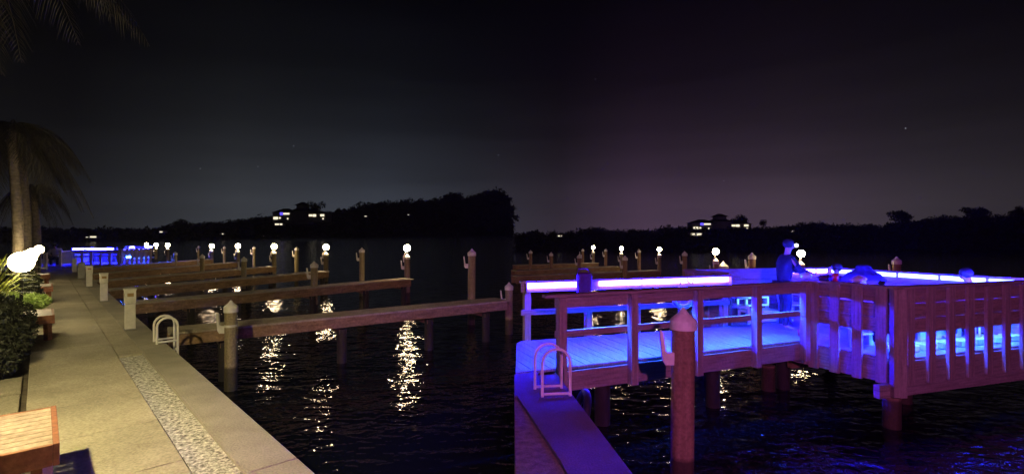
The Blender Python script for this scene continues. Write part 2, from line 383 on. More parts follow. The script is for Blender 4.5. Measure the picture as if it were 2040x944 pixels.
finger_pier(E(268, 603.5), E(820, 555.2), .62, 1.1, 'second finger pier, ending under the nearest pier lamp', (.15, .55, .78, .97), bz=.26, seed=2)
finger_pier(E(214, 578), E(656, 540), .62, 1.1, 'third finger pier, ending under the second pier lamp', (.15, .55, .97), seed=3)
finger_pier(E(188, 560.5), E(551, 530), .62, 1.1, 'fourth finger pier, ending under the third pier lamp', (.3, .65, .97), seed=4)
finger_pier(E(170, 547), E(477, 522), .62, 1.1, 'fifth finger pier, ending under the fourth pier lamp', (.3, .97), seed=5)
finger_pier(E(160, 536), E(424, 516), .62, 1.1, 'farthest finger pier, ending under the fifth pier lamp', (.5, .97), seed=6)
g2 = 'finger piers behind the blue deck'
finger_pier(E(1028, 528, .78), E(1193, 523.5, .78), .6, .78, 'farthest pier behind the blue rail, ending under the first lamp', (.5, .97), g2, .45, 7)
finger_pier(E(1028, 539, .8), E(1236, 530.5, .8), .6, .8, 'middle pier behind the blue rail, ending under the second lamp', (.5, .97), g2, .45, 8)
finger_pier(E(1028, 550, .82), E(1315, 538.5, .82), .6, .82, 'nearest pier behind the blue rail, ending under the third lamp', (.4, .97), g2, .35, 9)

# ------------------------------------------------------------------ railings, boarded walls and the lit decks
def rail_run(t, p, q, zd, posts, led=None, inner=1, h=1.05, gaps=None, low=-.3, cap_w=.14, over=(0, 0), m='rail', face_h=.16, ledseg=(), s=1.0, ledname='led', added_baffle=False):
    """posts: fractions along p->q; inner: +1 when the lit side lies to the left of p->q"""
    p = Vector((p[0], p[1], 0)); q = Vector((q[0], q[1], 0)); d = q - p; ln = d.length; d.normalize(); n = Vector((-d.y, d.x, 0)) * inner
    zt = zd + h
    def at(f, off, z): c = p + d * (ln * f) + n * off; return V(c.x, c.y, z)
    for f in posts:
        MB().bar(at(f, -.075 * s, zd + low * s), at(f, -.075 * s, zt - .04 * s), .115 * s, .115 * s, up=d).build('post', M['upright'], t)
    MB().bar(at(-over[0] / ln, -.02, zt - .02 * s), at(1 + over[1] / ln, -.02, zt - .02 * s), cap_w * s, .038 * s).build('top_rail', M[m], t)
    MB().bar(at(0, -.005 * s, zt - .04 * s - face_h * s / 2), at(1, -.005 * s, zt - .04 * s - face_h * s / 2), .035 * s, face_h * s).build('face_board', M[m], t)
    MB().bar(at(0, -.0 * s, zd + .49 * s), at(1, -.0 * s, zd + .49 * s), .04 * s, .09 * s).build('middle_rail', M[m], t)
    if added_baffle: MB().bar(at(.01, .085, zt - .085), at(.99, .085, zt - .085), .02, .095).build('added_baffle', M[m], t)  # added hidden board, lets the strip shine only downwards
    if ledseg:
        for f in (ledseg[0][0] - .006, ledseg[-1][1] + .006): MB().bar(at(f, .015 * s, zt - .12 * s), at(f, .13 * s, zt - .12 * s), .02 * s, .18 * s).build('added_light_stop', M[m], t)  # added boards at the strip ends, block light spilling sideways
    for a, b in ledseg:
        MB().bar(at(a, .04 * s, zt - .085 * s), at(b, .04 * s, zt - .085 * s), .035 * s, .085 * s).build('led_strip', M[ledname], t)
def board_wall(t, p, q, zd, inner, nb, h=1.12, zgap=(.38, .02), low=-.40, s=1.0, gap=True, m='rail', ledseg=(), ledname='led', rnd=random.Random(3)):
    p = Vector((p[0], p[1], 0)); q = Vector((q[0], q[1], 0)); d = q - p; ln = d.length; d.normalize(); n = Vector((-d.y, d.x, 0)) * inner
    zt = zd + h
    def at(f, off, z): c = p + d * (ln * f) + n * off; return V(c.x, c.y, z)
    for k in range(nb):                                 # upright battens on the outside
        f = (k + .5) / nb
        MB().bar(at(f, -.05 * s, zd + low * s), at(f, -.05 * s, zt - .04 * s), .15 * s if d.x else .15, .05 * s, up=n).build('batten', M['upright'], t)
    top = zt - .042 * s; bot = zd + (zgap[0] if gap else .03) * s; nrow = 3 if gap else 5; hh = (top - bot) / nrow
    mb = MB()
    for k in range(nrow): mb.bar(at(.005, 0, bot + hh * (k + .5)), at(.995, 0, bot + hh * (k + .5)), .035 * s + rnd.uniform(0, .004), hh - .010 * s)
    mb.build('wall_boards', M['board'], t)
    MB().bar(at(0, -.01, zt - .02 * s), at(1, -.01, zt - .02 * s), .17 * s, .038 * s).build('top_rail', M[m], t)
    for a, b in ledseg:
        MB().bar(at(a, .04 * s, zt - .085 * s), at(b, .04 * s, zt - .085 * s), .03 * s, .08 * s).build('led_strip', M[ledname], t)
def fascia(t, p, q, z, h, off=0.0, m='rail', th=.045, name='fascia'):
    MB().bar((p[0], p[1] + off, z - h / 2), (q[0], q[1] + off, z - h / 2), th, h).build(name, M[m], t)
def planks(t, poly, z, d, wdt=.14, th=.038, m='deck_grey', name='deck_boards', gapw=.008):
    """boards laid along direction d, clipped to a convex polygon"""
    d = Vector(d).normalized(); n = Vector((-d.y, d.x)); pts = [Vector((p[0], p[1])) for p in poly]
    cs = [p.dot(n) for p in pts]; c = min(cs); mb = MB(); rnd = random.Random(5)
    while c < max(cs):
        lo, hi = c + gapw / 2, min(c + wdt - gapw / 2, max(cs) - 1e-4)
        def clip(v):
            hit = []
            for i in range(len(pts)):
                a, b = pts[i], pts[(i + 1) % len(pts)]; ca, cb = a.dot(n), b.dot(n)
                if (ca - v) * (cb - v) <= 0 and abs(ca - cb) > 1e-9: hit.append(((a + (b - a) * ((v - ca) / (cb - ca))).dot(d)))
            return (min(hit), max(hit)) if len(hit) >= 2 else None
        A, B = clip(max(lo, min(cs) + 1e-4)), clip(hi)
        if A and B:
            q = [d * A[0] + n * lo, d * A[1] + n * lo, d * B[1] + n * hi, d * B[0] + n * hi]
            dz = rnd.uniform(-.002, .002); mb.prism(q, z - th + dz, z + dz)
        c += wdt
    return mb.build(name, M[m], t)

ZD, ZP = 1.1, 1.06
A_, B_, C_, D_ = (5.89, 7.70), (9.45, 8.90), (7.62, 12.1), (3.9, 11.3)
J1, J2 = (5.22, 8.93), (4.50, 10.26)
# walkway to the platform
t = thing('boardwalk', 'blue lit timber boardwalk leading right to the square platform', 'boardwalk', (2.6, 8.6, 0))
planks(t, [DW[0], J1, J2, DW[3]], ZD, Vector((-.36, .93)))
fascia(t, (.58, 7.00 - .02), (5.22, 8.90), ZD - .045, .27)
fascia(t, (.1, 8.84), (4.45, 10.28), ZD - .045, .22)
MB().bar((.3, 7.5, .72), (5.0, 9.3, .72), .12, .18).build('joist', M['beam'], t)
MB().bar((.3, 8.3, .72), (4.7, 9.9, .72), .12, .18).build('joist', M['beam'], t)
for px, d in ((1200, 7.9), (1420, 8.7), (1560, 9.7)):
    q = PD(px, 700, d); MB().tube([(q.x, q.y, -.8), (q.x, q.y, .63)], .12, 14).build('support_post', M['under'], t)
t = thing('railing', 'front timber railing of the boardwalk, dark violet with open bays', 'railing', (.63, 7.0, 1.1), 'railings of the blue lit boardwalk')
rail_run(t, (.60, 6.98), (5.16, 8.86), ZD, (.012, .252, .50, .752, .985), inner=1, low=-.32, over=(.18, 0), ledseg=((.03, .24), (.27, .49), (.52, .74), (.77, .97)), ledname='led_cyan', added_baffle=True)
t = thing('railing', 'back timber railing of the boardwalk with four bright white blue light strips', 'railing', (.13, 8.8, 1.1), 'railings of the blue lit boardwalk')
rail_run(t, (.16, 8.87), (4.42, 10.22), ZD, (.03, .30, .53, .76, .985), inner=-1, low=-.2, ledseg=((0.02, .265), (.34, .535), (.545, .765), (.775, .985)))

# platform
t = thing('platform', 'square timber platform at the end of the boardwalk, boarded sides lit blue inside', 'platform', (6.7, 10, 0))
planks(t, [A_, B_, C_, D_], ZP, Vector((-.36, .93)), gapw=.005)
mb = MB(); mb.prism([(A_[0] + .05, A_[1] + .1), (B_[0] - .15, B_[1] + .05), (C_[0] - .02, C_[1] - .15), (D_[0] + .12, D_[1] - .02)], ZP - .075, ZP - .045); mb.build('added_under_sheet', M['beam'], t)  # added unseen sheet, stops strip light leaking through the board gaps
for a, b in ((A_, B_), (B_, C_), (C_, D_), (D_, A_)): fascia(t, a, b, ZP - .044, .34)
MB().bar((A_[0] - .32, A_[1] - .03, .58), (B_[0], B_[1] - .02, .58), .10, .20).build('beam', M['rail'], t)
MB().bar((5.2, 9.4, .58), (8.7, 10.4, .58), .10, .20).build('beam', M['beam'], t)
for p_, r_ in (((A_[0] - .02, A_[1] + .06), .125), ((6.95, 8.9), .12), ((9.3, 8.9), .12), ((4.9, 9.6), .12), ((7.4, 11.7), .12), ((4.2, 11.0), .12)):
    MB().tube([(p_[0], p_[1], -.8), (p_[0], p_[1], .478)], r_, 18).build('support_post', M['pile_red'], t)
MB().bar((A_[0], A_[1] - .045, .5), (A_[0], A_[1] - .045, ZP + 1.08), .20, .10, up=(0, 1, 0)).build('corner_post', M['upright'], t)
board_wall(t, A_, B_, ZP, 1, 8, ledseg=((.03, .30), (.34, .62), (.66, .97)), ledname='led')
board_wall(t, J1, A_, ZP, 1, 4, ledseg=((.05, .9),), ledname='led')
board_wall(t, D_, J2, ZP, 1, 3, gap=False)
board_wall(t, C_, D_, ZP, 1, 9, gap=False, ledseg=((.02, .09), (.11, .30), ))
board_wall(t, B_, C_, ZP, 1, 8, gap=False, ledseg=((.02, .2), (.215, .40), (.415, .60), (.615, .78), (.80, .97)), ledname='led_edge')
MB().bar((J1[0], J1[1], .7), (J1[0], J1[1], ZP + 1.08), .13, .13, up=(0, 1, 0)).build('gate_post', M['upright'], t)

# low white slatted bench inside the near side of the platform
dAB = (Vector((B_[0], B_[1], 0)) - Vector((A_[0], A_[1], 0))).normalized(); nAB = Vector((-dAB.y, dAB.x, 0))
def AB(s_, off, z): q = Vector((A_[0], A_[1], 0)) + dAB * s_ + nAB * off; return V(q.x, q.y, z)
t = thing('bench', 'long low white bench seen through the gaps of the platform wall, glowing cyan', 'bench', tuple(AB(.3, .9, ZP)))
MB().bar(AB(.15, .95, ZP + .33), AB(3.3, .95, ZP + .33), .12, .04).build('seat', M['clear'], t)
MB().bar(AB(.15, .72, ZP + .24), AB(3.3, .72, ZP + .24), .1, .03).build('seat', M['clear'], t)
for k in range(8):
    MB().bar(AB(.25 + k * .43, .84, ZP), AB(.25 + k * .43, .84, ZP + .31), .05, .26, up=dAB).build('leg', M['clear'], t)
t = thing('foot_rest', 'pale foot rest boxes along the inside foot of the platform wall', 'foot rest', tuple(AB(.3, .3, ZP)))
mb = MB()
for k in range(8):
    mb.bar(AB(.12 + k * .44, .30, ZP + .06), AB(.42 + k * .44, .30, ZP + .06), .2, .12)
mb.build('box', M['clear'], t, bevel=.02)
MB().bar(AB(.1, .045, ZP + .50), AB(3.5, .045, ZP + .50), .02, .02).build('led_strip', M['led_cyan'], t)

# distant blue deck on the left
t = thing('distant_deck', 'distant blue lit deck with railing and boarded end beyond the white pedestals', 'deck', (-25, 31, 0))
q0, q1, q2 = P(146, 527, 1.1), P(238, 525.5, 1.1), P(303, 522.5, 1.1)
bk = V(-1.75, 2.0, 0); bk2 = V(-1.9, 2.6, 0)
planks(t, [(q0.x, q0.y), (q1.x, q1.y), (q1.x + bk.x, q1.y + bk.y), (q0.x + bk.x, q0.y + bk.y)], 1.1, Vector((0, 1)), .3)
planks(t, [(q1.x + .02, q1.y), (q2.x, q2.y), (q2.x + bk2.x, q2.y + bk2.y), (q1.x + .02 + bk.x, q1.y + bk2.y)], 1.1, Vector((0, 1)), .3)
fascia(t, q0, q1, 1.06, .25, -.03, 'rail'); fascia(t, q1, q2, 1.06, .3, -.03, 'rail')
rail_run(t, (q0.x, q0.y), (q1.x, q1.y), 1.1, (.01, .2, .4, .6, .8, .99), inner=1, h=.85, low=-.25)
rail_run(t, (q0.x + bk.x, q0.y + bk.y), (q1.x + bk.x, q1.y + bk.y), 1.1, (.01, .25, .5, .75, .99), inner=-1, h=.95, low=-.2, ledseg=((.0, .25), (.29, .94)), ledname='led_far')
board_wall(t, (q0.x + bk.x, q0.y + bk.y + .12), (q1.x + bk.x, q1.y + bk.y + .12), 1.1, -1, 8, h=.86, gap=False)
board_wall(t, (q1.x, q1.y), (q2.x, q2.y), 1.1, 1, 7, h=.92, ledseg=((.1, .9),), ledname='led_far')
board_wall(t, (q1.x + bk.x, q1.y + bk2.y), (q2.x + bk2.x, q2.y + bk2.y), 1.1, -1, 7, h=1.02, gap=False, ledseg=((.2, .35), (.75, 1)), ledname='led_far')
dq = (q2 - q1).normalized()
MB().bar(q1 + V(.25, .45, .30), q2 + V(-.2, .45, .30), .1, .035).build('shelf', M['clear'], t)
MB().bar(q1 + V(.25, .25, .40), q2 + V(-.2, .25, .40), .03, .03).build('led_strip', M['led_cyan'], t)
for f in (.05, .5, .95):
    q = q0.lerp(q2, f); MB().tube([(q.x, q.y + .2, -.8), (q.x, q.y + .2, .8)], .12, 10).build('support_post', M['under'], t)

# ------------------------------------------------------------------ boarding ladders with looped handrails
def ladder(c, along, wall, w_, h_, depth, label, z=1.1, r_=.02):
    """two hoops standing on the cap, joined by a foot bar, with rungs going down the wall"""
    along = Vector(along).normalized(); wall = Vector(wall).normalized(); c = Vector(c)
    t = thing('boarding_ladder', label, 'ladder', tuple(c), 'looped ladder handrails')
    for k in (-.5, .5):
        o = c + along * (k * depth); pts = [o - wall * (w_ / 2) + V(0, 0, .0)]
        pts.append(o - wall * (w_ / 2) + V(0, 0, h_ - w_ / 2))
        for i in range(1, 8):
            a = math.pi - math.pi * i / 8; pts.append(o + wall * (w_ / 2 * math.cos(a)) + V(0, 0, h_ - w_ / 2 + w_ / 2 * math.sin(a)))
        pts.append(o + wall * (w_ / 2) + V(0, 0, h_ - w_ / 2)); pts.append(o + wall * (w_ / 2) + V(0, 0, -1.2))
        MB().tube(pts, r_, 10).build('handrail', M['white'], t)
        MB().tube([o - wall * (w_ / 2) + V(0, 0, .03), o + wall * (w_ / 2) + V(0, 0, .03)], r_ * .9, 8).build('foot_bar', M['white'], t)
    for j in range(3):
        zz = -.15 - j * .32
        MB().tube([c - along * (depth / 2) + wall * (w_ / 2) + V(0, 0, zz), c + along * (depth / 2) + wall * (w_ / 2) + V(0, 0, zz)], r_ * .8, 8).build('rung', M['white'], t)
    return t
lc = P(322, 686, 1.1)
ladder((lc.x - .08, lc.y + .22, 1.1), (U.x, U.y, 0), (-W.x, -W.y, 0), .30, .44, .30, 'white looped ladder handrail at the root of the nearest finger pier')
rc = P(1108, 792, 1.1)
ladder((rc.x - .03, rc.y + .2, 1.1), (-.25, 1, 0), (1, .12, 0), .33, .55, .30, 'looped ladder handrail on the quay edge by the blue boardwalk', r_=.018)
tq = P(1155, 790, .75)
mb = MB(); cc = V(.80, 5.95, .80)
pts = [cc + V(.17 * math.sin(a) * .5, .30 * math.cos(a), .30 * math.sin(a)) for a in [i * math.pi / 12 for i in range(25)]]
mb.tube(pts, .045, 10, caps=False)
tag(mb.build('rubber_fender', M['black']), 'black rubber tyre fender hanging beside the quay ladder', 'fender')

# ------------------------------------------------------------------ power pedestals
def pedestal(px, py, h, wdt, label, m='white2', plate=True):
    c = P(px, py, 1.1); rz = ROT + R(90)
    t = thing('power_pedestal', label, 'power pedestal', tuple(c), 'dockside power pedestals')
    def bx(z, sz, name, mm, off=(0, 0), bev=.012):
        fx = Matrix.Rotation(rz, 3, 'Z'); o_ = fx @ V(off[0], off[1], 0)
        MB().box((c.x + o_.x, c.y + o_.y, c.z + z), sz, rz).build(name, M[mm], t, bevel=bev)
    bx(h * .32, (wdt, wdt * .9, h * .64), 'body', m)
    bx(h * .815, (wdt * 1.1, wdt * 1.0, h * .33), 'head', m)
    bx(h * .99, (wdt * 1.22, wdt * 1.12, .03), 'lid', m, bev=.008)
    if plate:
        for s_, oo, sz in ((1, (0, -wdt * .505), (wdt * .62, .012, h * .085)), (2, (wdt * .555, 0), (.012, wdt * .6, h * .085)), (3, (-wdt * .555, 0), (.012, wdt * .6, h * .085)), (4, (0, wdt * .505), (wdt * .62, .012, h * .085))):
            bx(h * .86, sz, 'plate', 'plate', oo, 0)
    bx(.012, (wdt * 1.25, wdt * 1.15, .024), 'base', 'grey')
pedestal(259, 656, .80, .165, 'nearest white power pedestal with brown plate, left of the ladder hoops')
pedestal(207, 600, .78, .165, 'second nearest white pedestal, at the root of the third finger pier')
pedestal(178, 571, .74, .17, 'third white power pedestal from the camera along the seawall')
pedestal(162, 554, .66, .22, 'grey power pedestal between two white ones', 'grey', False)
pedestal(148, 542, .66, .17, 'farthest small white pedestal in front of the distant blue deck', 'white2', False)

# ------------------------------------------------------------------ slatted benches
def slat_bench(u, v, ln, wd, label, h=.45):
    c = S(u, v); t = thing('slatted_bench', label, 'bench', tuple(c), 'low slatted benches by the walkway')
    ax = V(U.x, U.y, 0); ay = V(W.x, W.y, 0)
    def q(a, b, z): return c + ax * a + ay * b + V(0, 0, z)
    n = 9; mb = MB()
    for k in range(n):
        a = .03 + (ln - .06) * (k + .5) / n; mb.bar(q(a, .035, h - .012), q(a, wd - .035, h - .012), (ln - .06) / n - .010, .024)
    mb.build('seat_slats', M['bench'], t, bevel=.003)
    for a, b, a2, b2 in ((0, .018, ln, .018), (0, wd - .018, ln, wd - .018)):
        MB().bar(q(a, b, h - .07), q(a2, b2, h - .07), .036, .15).build('side_rail', M['bench_frame'], t, bevel=.004)
    for a in (.018, ln - .018): MB().bar(q(a, .037, h - .072), q(a, wd - .037, h - .072), .036, .146).build('end_rail', M['bench_frame'], t, bevel=.004)
    for a in (.12, ln - .12):
        for b in (.09, wd - .09): MB().bar(q(a, b, 0), q(a, b, h - .15), .08, .08, up=(1, 0, 0)).build('leg', M['bench_frame'], t)
slat_bench(.46, 1.49, 1.04, .62, 'nearest slatted bench with pale wooden top, lower left corner')
slat_bench(7.8, 1.40, 1.08, .5, 'second slatted bench beside the dark hedge')
slat_bench(14.3, 1.33, 1.05, .5, 'third slatted bench beyond the bright green shrub')
slat_bench(19.6, 1.33, 1.05, .5, 'farthest small bench before the white picket fence')

# ------------------------------------------------------------------ path lamps (left row)
for i, (uu, vv, r_) in enumerate(((9.75, 1.86, .20), (13.4, 1.80, .165), (17.0, 1.76, .15), (21.6, 1.62, .15))):
    c = S(uu, vv); t = thing('path_lamp', f'glowing globe path lamp, {ORD[i] + " from" if i else "nearest to"} the camera beside the walkway', 'lamp', tuple(c), 'row of globe path lamps')
    MB().lathe(c, [(.001, 0), (.09, 0), (.09, .03), (.03, .06), (.028, 1.12), (.07, 1.14), (.07, 1.17), (.001, 1.17)], 14).build('pole', M['black'], t)
    MB().sphere((c.x, c.y, 1.1 + 1.16 + r_ * .8), r_, 16, 10).build('globe', M['path_lamp'], t)

# real lamps outside the frame that light the scene
def area_lamp(name, label, loc, base_z, energy, col, spot=None, target=None, size=.12):
    t = thing(name, label, 'lamp', (loc[0], loc[1], base_z))
    MB().tube([(loc[0], loc[1], base_z), (loc[0], loc[1], loc[2] + .22)], [.06, .04], 10).build('pole', M['black'], t)
    MB().lathe((loc[0], loc[1], loc[2] + .2), [(.001, .06), (.16, .04), (.18, 0), (.16, -.01), (.001, 0.0)], 16).build('hood', M['black'], t)
    ld = bpy.data.lights.new('bulb', 'SPOT' if spot else 'POINT'); ld.energy = energy; ld.color = col; ld.shadow_soft_size = size
    lo = bpy.data.objects.new('bulb', ld); COL.objects.link(lo); lo.parent = t
    off = V(0, 0, -.08)
    if target:
        dv = (Vector(target) - Vector(loc)).normalized(); off = dv * .28; lo.rotation_euler = dv.to_track_quat('-Z', 'Y').to_euler()
        ld.spot_size = spot; ld.spot_blend = .5
    lo.location = Vector(loc) + off - t.location
area_lamp('street_lamp', 'black pole lamp with warm yellow light standing behind the nearest bench', (-4.45, 2.8, 4.5), 1.03, 2150, (1.0, .84, .42), size=.09)
mb = MB(); pa = [R(32 + 8 * k) for k in range(11)]
mb.add([(-4.45 + .42 * math.sin(a), 2.8 + .42 * math.cos(a), z) for a in pa for z in (4.07, 4.78)], [(2 * k, 2 * k + 1, 2 * k + 3, 2 * k + 2) for k in range(10)])
mb.build('added_light_shield', M['black'], bpy.data.objects['street_lamp'])  # added plate, keeps the warm lamp's light off the right side
area_lamp('flood_lamp', 'black pole flood lamp with rosy light standing behind the photographer', (.42, -6.0, 5.4), 1.075, 2900, (1.0, .24, .95), spot=R(80), target=(5.0, 8.0, .6), size=.045)
fl = bpy.data.objects['flood_lamp']
MB().box((.17, -5.6, 5.35), (.02, 1.1, .9)).build('added_flood_blocker', M['black'], fl)  # added plate, blocks the flood light from the left half

# ------------------------------------------------------------------ white picket fences near the far end of the walkway
def picket(a, b, h, label):
    a = Vector(a); b = Vector(b); d = b - a; ln = d.length; dn = d.normalized()
    t = thing('picket_fence', label, 'fence', tuple(a), 'white picket fences at the far end')
    for f in (0, 1): MB().bar(a + d * f, a + d * f + V(0, 0, h), .09, .09, up=(0, 1, 0)).build('post', M['white2'], t)
    for z in (.1, h - .06): MB().bar(a + V(0, 0, z), b + V(0, 0, z), .05, .06).build('rail', M['white2'], t)
    n = int(ln / .13); mb = MB()
    for k in range(1, n): q = a + dn * (ln * k / n); mb.bar(q + V(0, 0, .1), q + V(0, 0, h - .06), .03, .03, up=(0, 1, 0))
    mb.build('pickets', M['white2'], t)
picket(P(92, 537, 1.1), P(66, 539, 1.1), .88, 'white picket fence panel between the path lamps and the seated person')
picket(P(121, 531, 1.1), P(132, 526, 1.1) + V(-.9, 3.4, 0), .9, 'slanting white picket fence panel left of the distant blue deck')

# ------------------------------------------------------------------ planting on the left
def leaves(mb, c, rad, n, size, rnd, shell=.35, up=0):
    for _ in range(n):
        while True:
            p = Vector((rnd.uniform(-1, 1), rnd.uniform(-1, 1), rnd.uniform(-1, 1)))
            if shell < p.length < 1: break
        q = Vector(c) + Vector((p.x * rad[0], p.y * rad[1], p.z * rad[2]))
        a = Vector((rnd.gauss(0, 1), rnd.gauss(0, 1), rnd.gauss(0, 1) + up)).normalized(); b = a.cross(Vector((rnd.gauss(0, 1), rnd.gauss(0, 1), rnd.gauss(0, 1)))).normalized()
        s_ = size * rnd.uniform(.6, 1.4)
        mb.add([q - a * s_, q + b * s_ * .38, q + a * s_, q - b * s_ * .38], [(0, 1, 2, 3)])
def shrub(c, lobes, size, m, label, name='shrub', cat='shrub', group=None, n=900, seed=2, stems=5):
    rnd = random.Random(seed); t = thing(name, label, cat, tuple(c), group); mb = MB(); st = MB()
    for (dx, dy, dz, rx, ry, rz_) in lobes:
        leaves(mb, Vector(c) + V(dx, dy, dz), (rx, ry, rz_), n, size, rnd)
        st.tube([Vector(c) + V(dx * .3, dy * .3, 0), Vector(c) + V(dx * .7, dy * .7, dz * .6), Vector(c) + V(dx, dy, dz + rz_ * .4)], [.03, .02, .008], 6)
    mb.build('foliage', M[m], t); st.build('stem', M['trunk'], t)
    return t
def lobes(c, L_): return [((S(u_, v_) - c).x, (S(u_, v_) - c).y, h_, r_, r_, rz_) for u_, v_, h_, r_, rz_ in L_]
c = S(6.2, 2.1, 1.03)
shrub(c, lobes(c, [(5.3, 2.05, .22, .26, .22), (5.8, 2.05, .36, .38, .34), (6.4, 2.02, .5, .42, .42), (7.0, 2.02, .55, .42, .45), (7.2, 2.6, .6, .6, .5)]), .030, 'hedge', 'dark leafy hedge beside the nearest walkway slabs', n=3200, seed=11)
c = S(8.3, 2.3, 1.03)
shrub(c, lobes(c, [(7.7, 2.2, .5, .38, .42), (8.4, 2.25, .5, .42, .42), (9.0, 2.15, .45, .38, .35), (8.3, 2.9, .6, .6, .5)]), .030, 'hedge', 'dark rounded shrub directly behind the second bench', n=2600, seed=12)
c = S(10.3, 1.85, 1.03)
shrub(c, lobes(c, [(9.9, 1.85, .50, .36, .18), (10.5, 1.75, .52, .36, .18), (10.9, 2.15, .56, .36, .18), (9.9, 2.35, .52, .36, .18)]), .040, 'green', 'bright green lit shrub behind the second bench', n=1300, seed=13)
c = S(12.6, 2.1, 1.03)
shrub(c, lobes(c, [(12.0, 2.1, .5, .5, .42), (12.8, 1.95, .5, .45, .45), (13.6, 2.0, .45, .45, .42), (12.8, 2.8, .6, .7, .5)]), .045, 'hedge', 'dark shrub mass between the two nearest path lamps', n=1800, seed=14)
c = S(16.3, 2.1, 1.03)
shrub(c, lobes(c, [(15.8, 2.1, .45, .5, .42), (16.8, 2.0, .45, .5, .42), (18.0, 2.1, .45, .55, .42)]), .055, 'hedge', 'distant dark shrub mass behind the third bench', n=1400, seed=15)
# arching grass around the brightest lamp
rnd = random.Random(4); c = S(9.35, 2.35, 1.05)
mb = MB()
for k in range(90):
    a = rnd.uniform(0, 2 * math.pi); ln = rnd.uniform(.5, 1.25); h = rnd.uniform(.9, 1.75); pts = []
    for i in range(7):
        s_ = i / 6; pts.append(Vector(c) + V(math.cos(a) * ln * s_ ** 1.4, math.sin(a) * ln * s_ ** 1.4, h * math.sin(s_ * 2.1) * .95))
    sd = V(-math.sin(a), math.cos(a), 0)
    vv = []
    for i, p in enumerate(pts):
        wd = .018 * (1 - (i / 6) ** 2) + .002; vv += [p - sd * wd, p + sd * wd]
    mb.add(vv, [(2 * i, 2 * i + 1, 2 * i + 3, 2 * i + 2) for i in range(6)])
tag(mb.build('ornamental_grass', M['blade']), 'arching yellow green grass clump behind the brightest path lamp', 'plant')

def palm(px, d, h, crown_r, rad, label, seed, nf=20, droop=1.0):
    b = PD(px, 500, d); x, y = b.x, b.y; rnd = random.Random(seed)
    t = thing('palm_tree', label, 'palm tree', (x, y, 1.03), 'palms on the left bank')
    n = 14; MB().tube([(x + .1 * math.sin(i * .3), y, 1.0 + (h - 1) * i / n) for i in range(n + 1)], [rad * (1.25 - .35 * (i / n) + (.04 if i % 2 else 0)) for i in range(n + 1)], 14).build('trunk', M['trunk'], t)
    mb = MB(); top = V(x + .1 * math.sin(n * .3), y, h)
    for k in range(nf):
        a = 2 * math.pi * k / nf + rnd.uniform(-.2, .2); up = rnd.uniform(-.5, 1.0); ln = crown_r * rnd.uniform(.8, 1.15); m_ = 12; pr = []
        for i in range(m_ + 1):
            s_ = i / m_; pr.append(top + V(math.cos(a) * ln * s_ * (1 - .15 * s_), math.sin(a) * ln * s_ * (1 - .15 * s_), ln * (.55 * up * s_ - droop * .95 * s_ * s_)))
        mb.tube(pr, [.025 * (1 - .8 * i / m_) for i in range(m_ + 1)], 5, caps=False)
        side = V(-math.sin(a), math.cos(a), 0)
        for i in range(1, m_ * 4):
            s_ = i / (m_ * 4); j = min(int(s_ * m_), m_ - 1); p = pr[j].lerp(pr[j + 1], s_ * m_ - j); dr = (pr[j + 1] - pr[j]).normalized()
            lf = ln * .30 * math.sin(math.pi * min(1, s_ * .85 + .12)) * rnd.uniform(.8, 1.15)
            for sg in (-1, 1):
                tip = p + side * sg * lf * .55 + dr * lf * .45 + V(0, 0, -lf * rnd.uniform(.45, .85)); mid = p.lerp(tip, .5) + V(0, 0, lf * .12)
                mb.add([p, mid + dr * .016, tip, mid - dr * .016], [(0, 1, 2, 3)])
    mb.build('fronds', M['frond'], t); return t
palm(28, 13.0, 5.8, 1.9, .10, 'nearest palm with pale trunk and drooping fronds at the left edge', 21, 22)
palm(46, 16.5, 6.0, 2.0, .125, 'second palm, pale trunk behind the brightest path lamp', 22, 22)
palm(69, 21.5, 5.0, 1.5, .13, 'third palm with a short violet lit trunk and low brown fronds', 23, 20, 1.3)
palm(-80, 9.0, 9.2, 3.2, .14, 'tall palm whose dark fronds hang at the top left corner', 24, 22, .8)

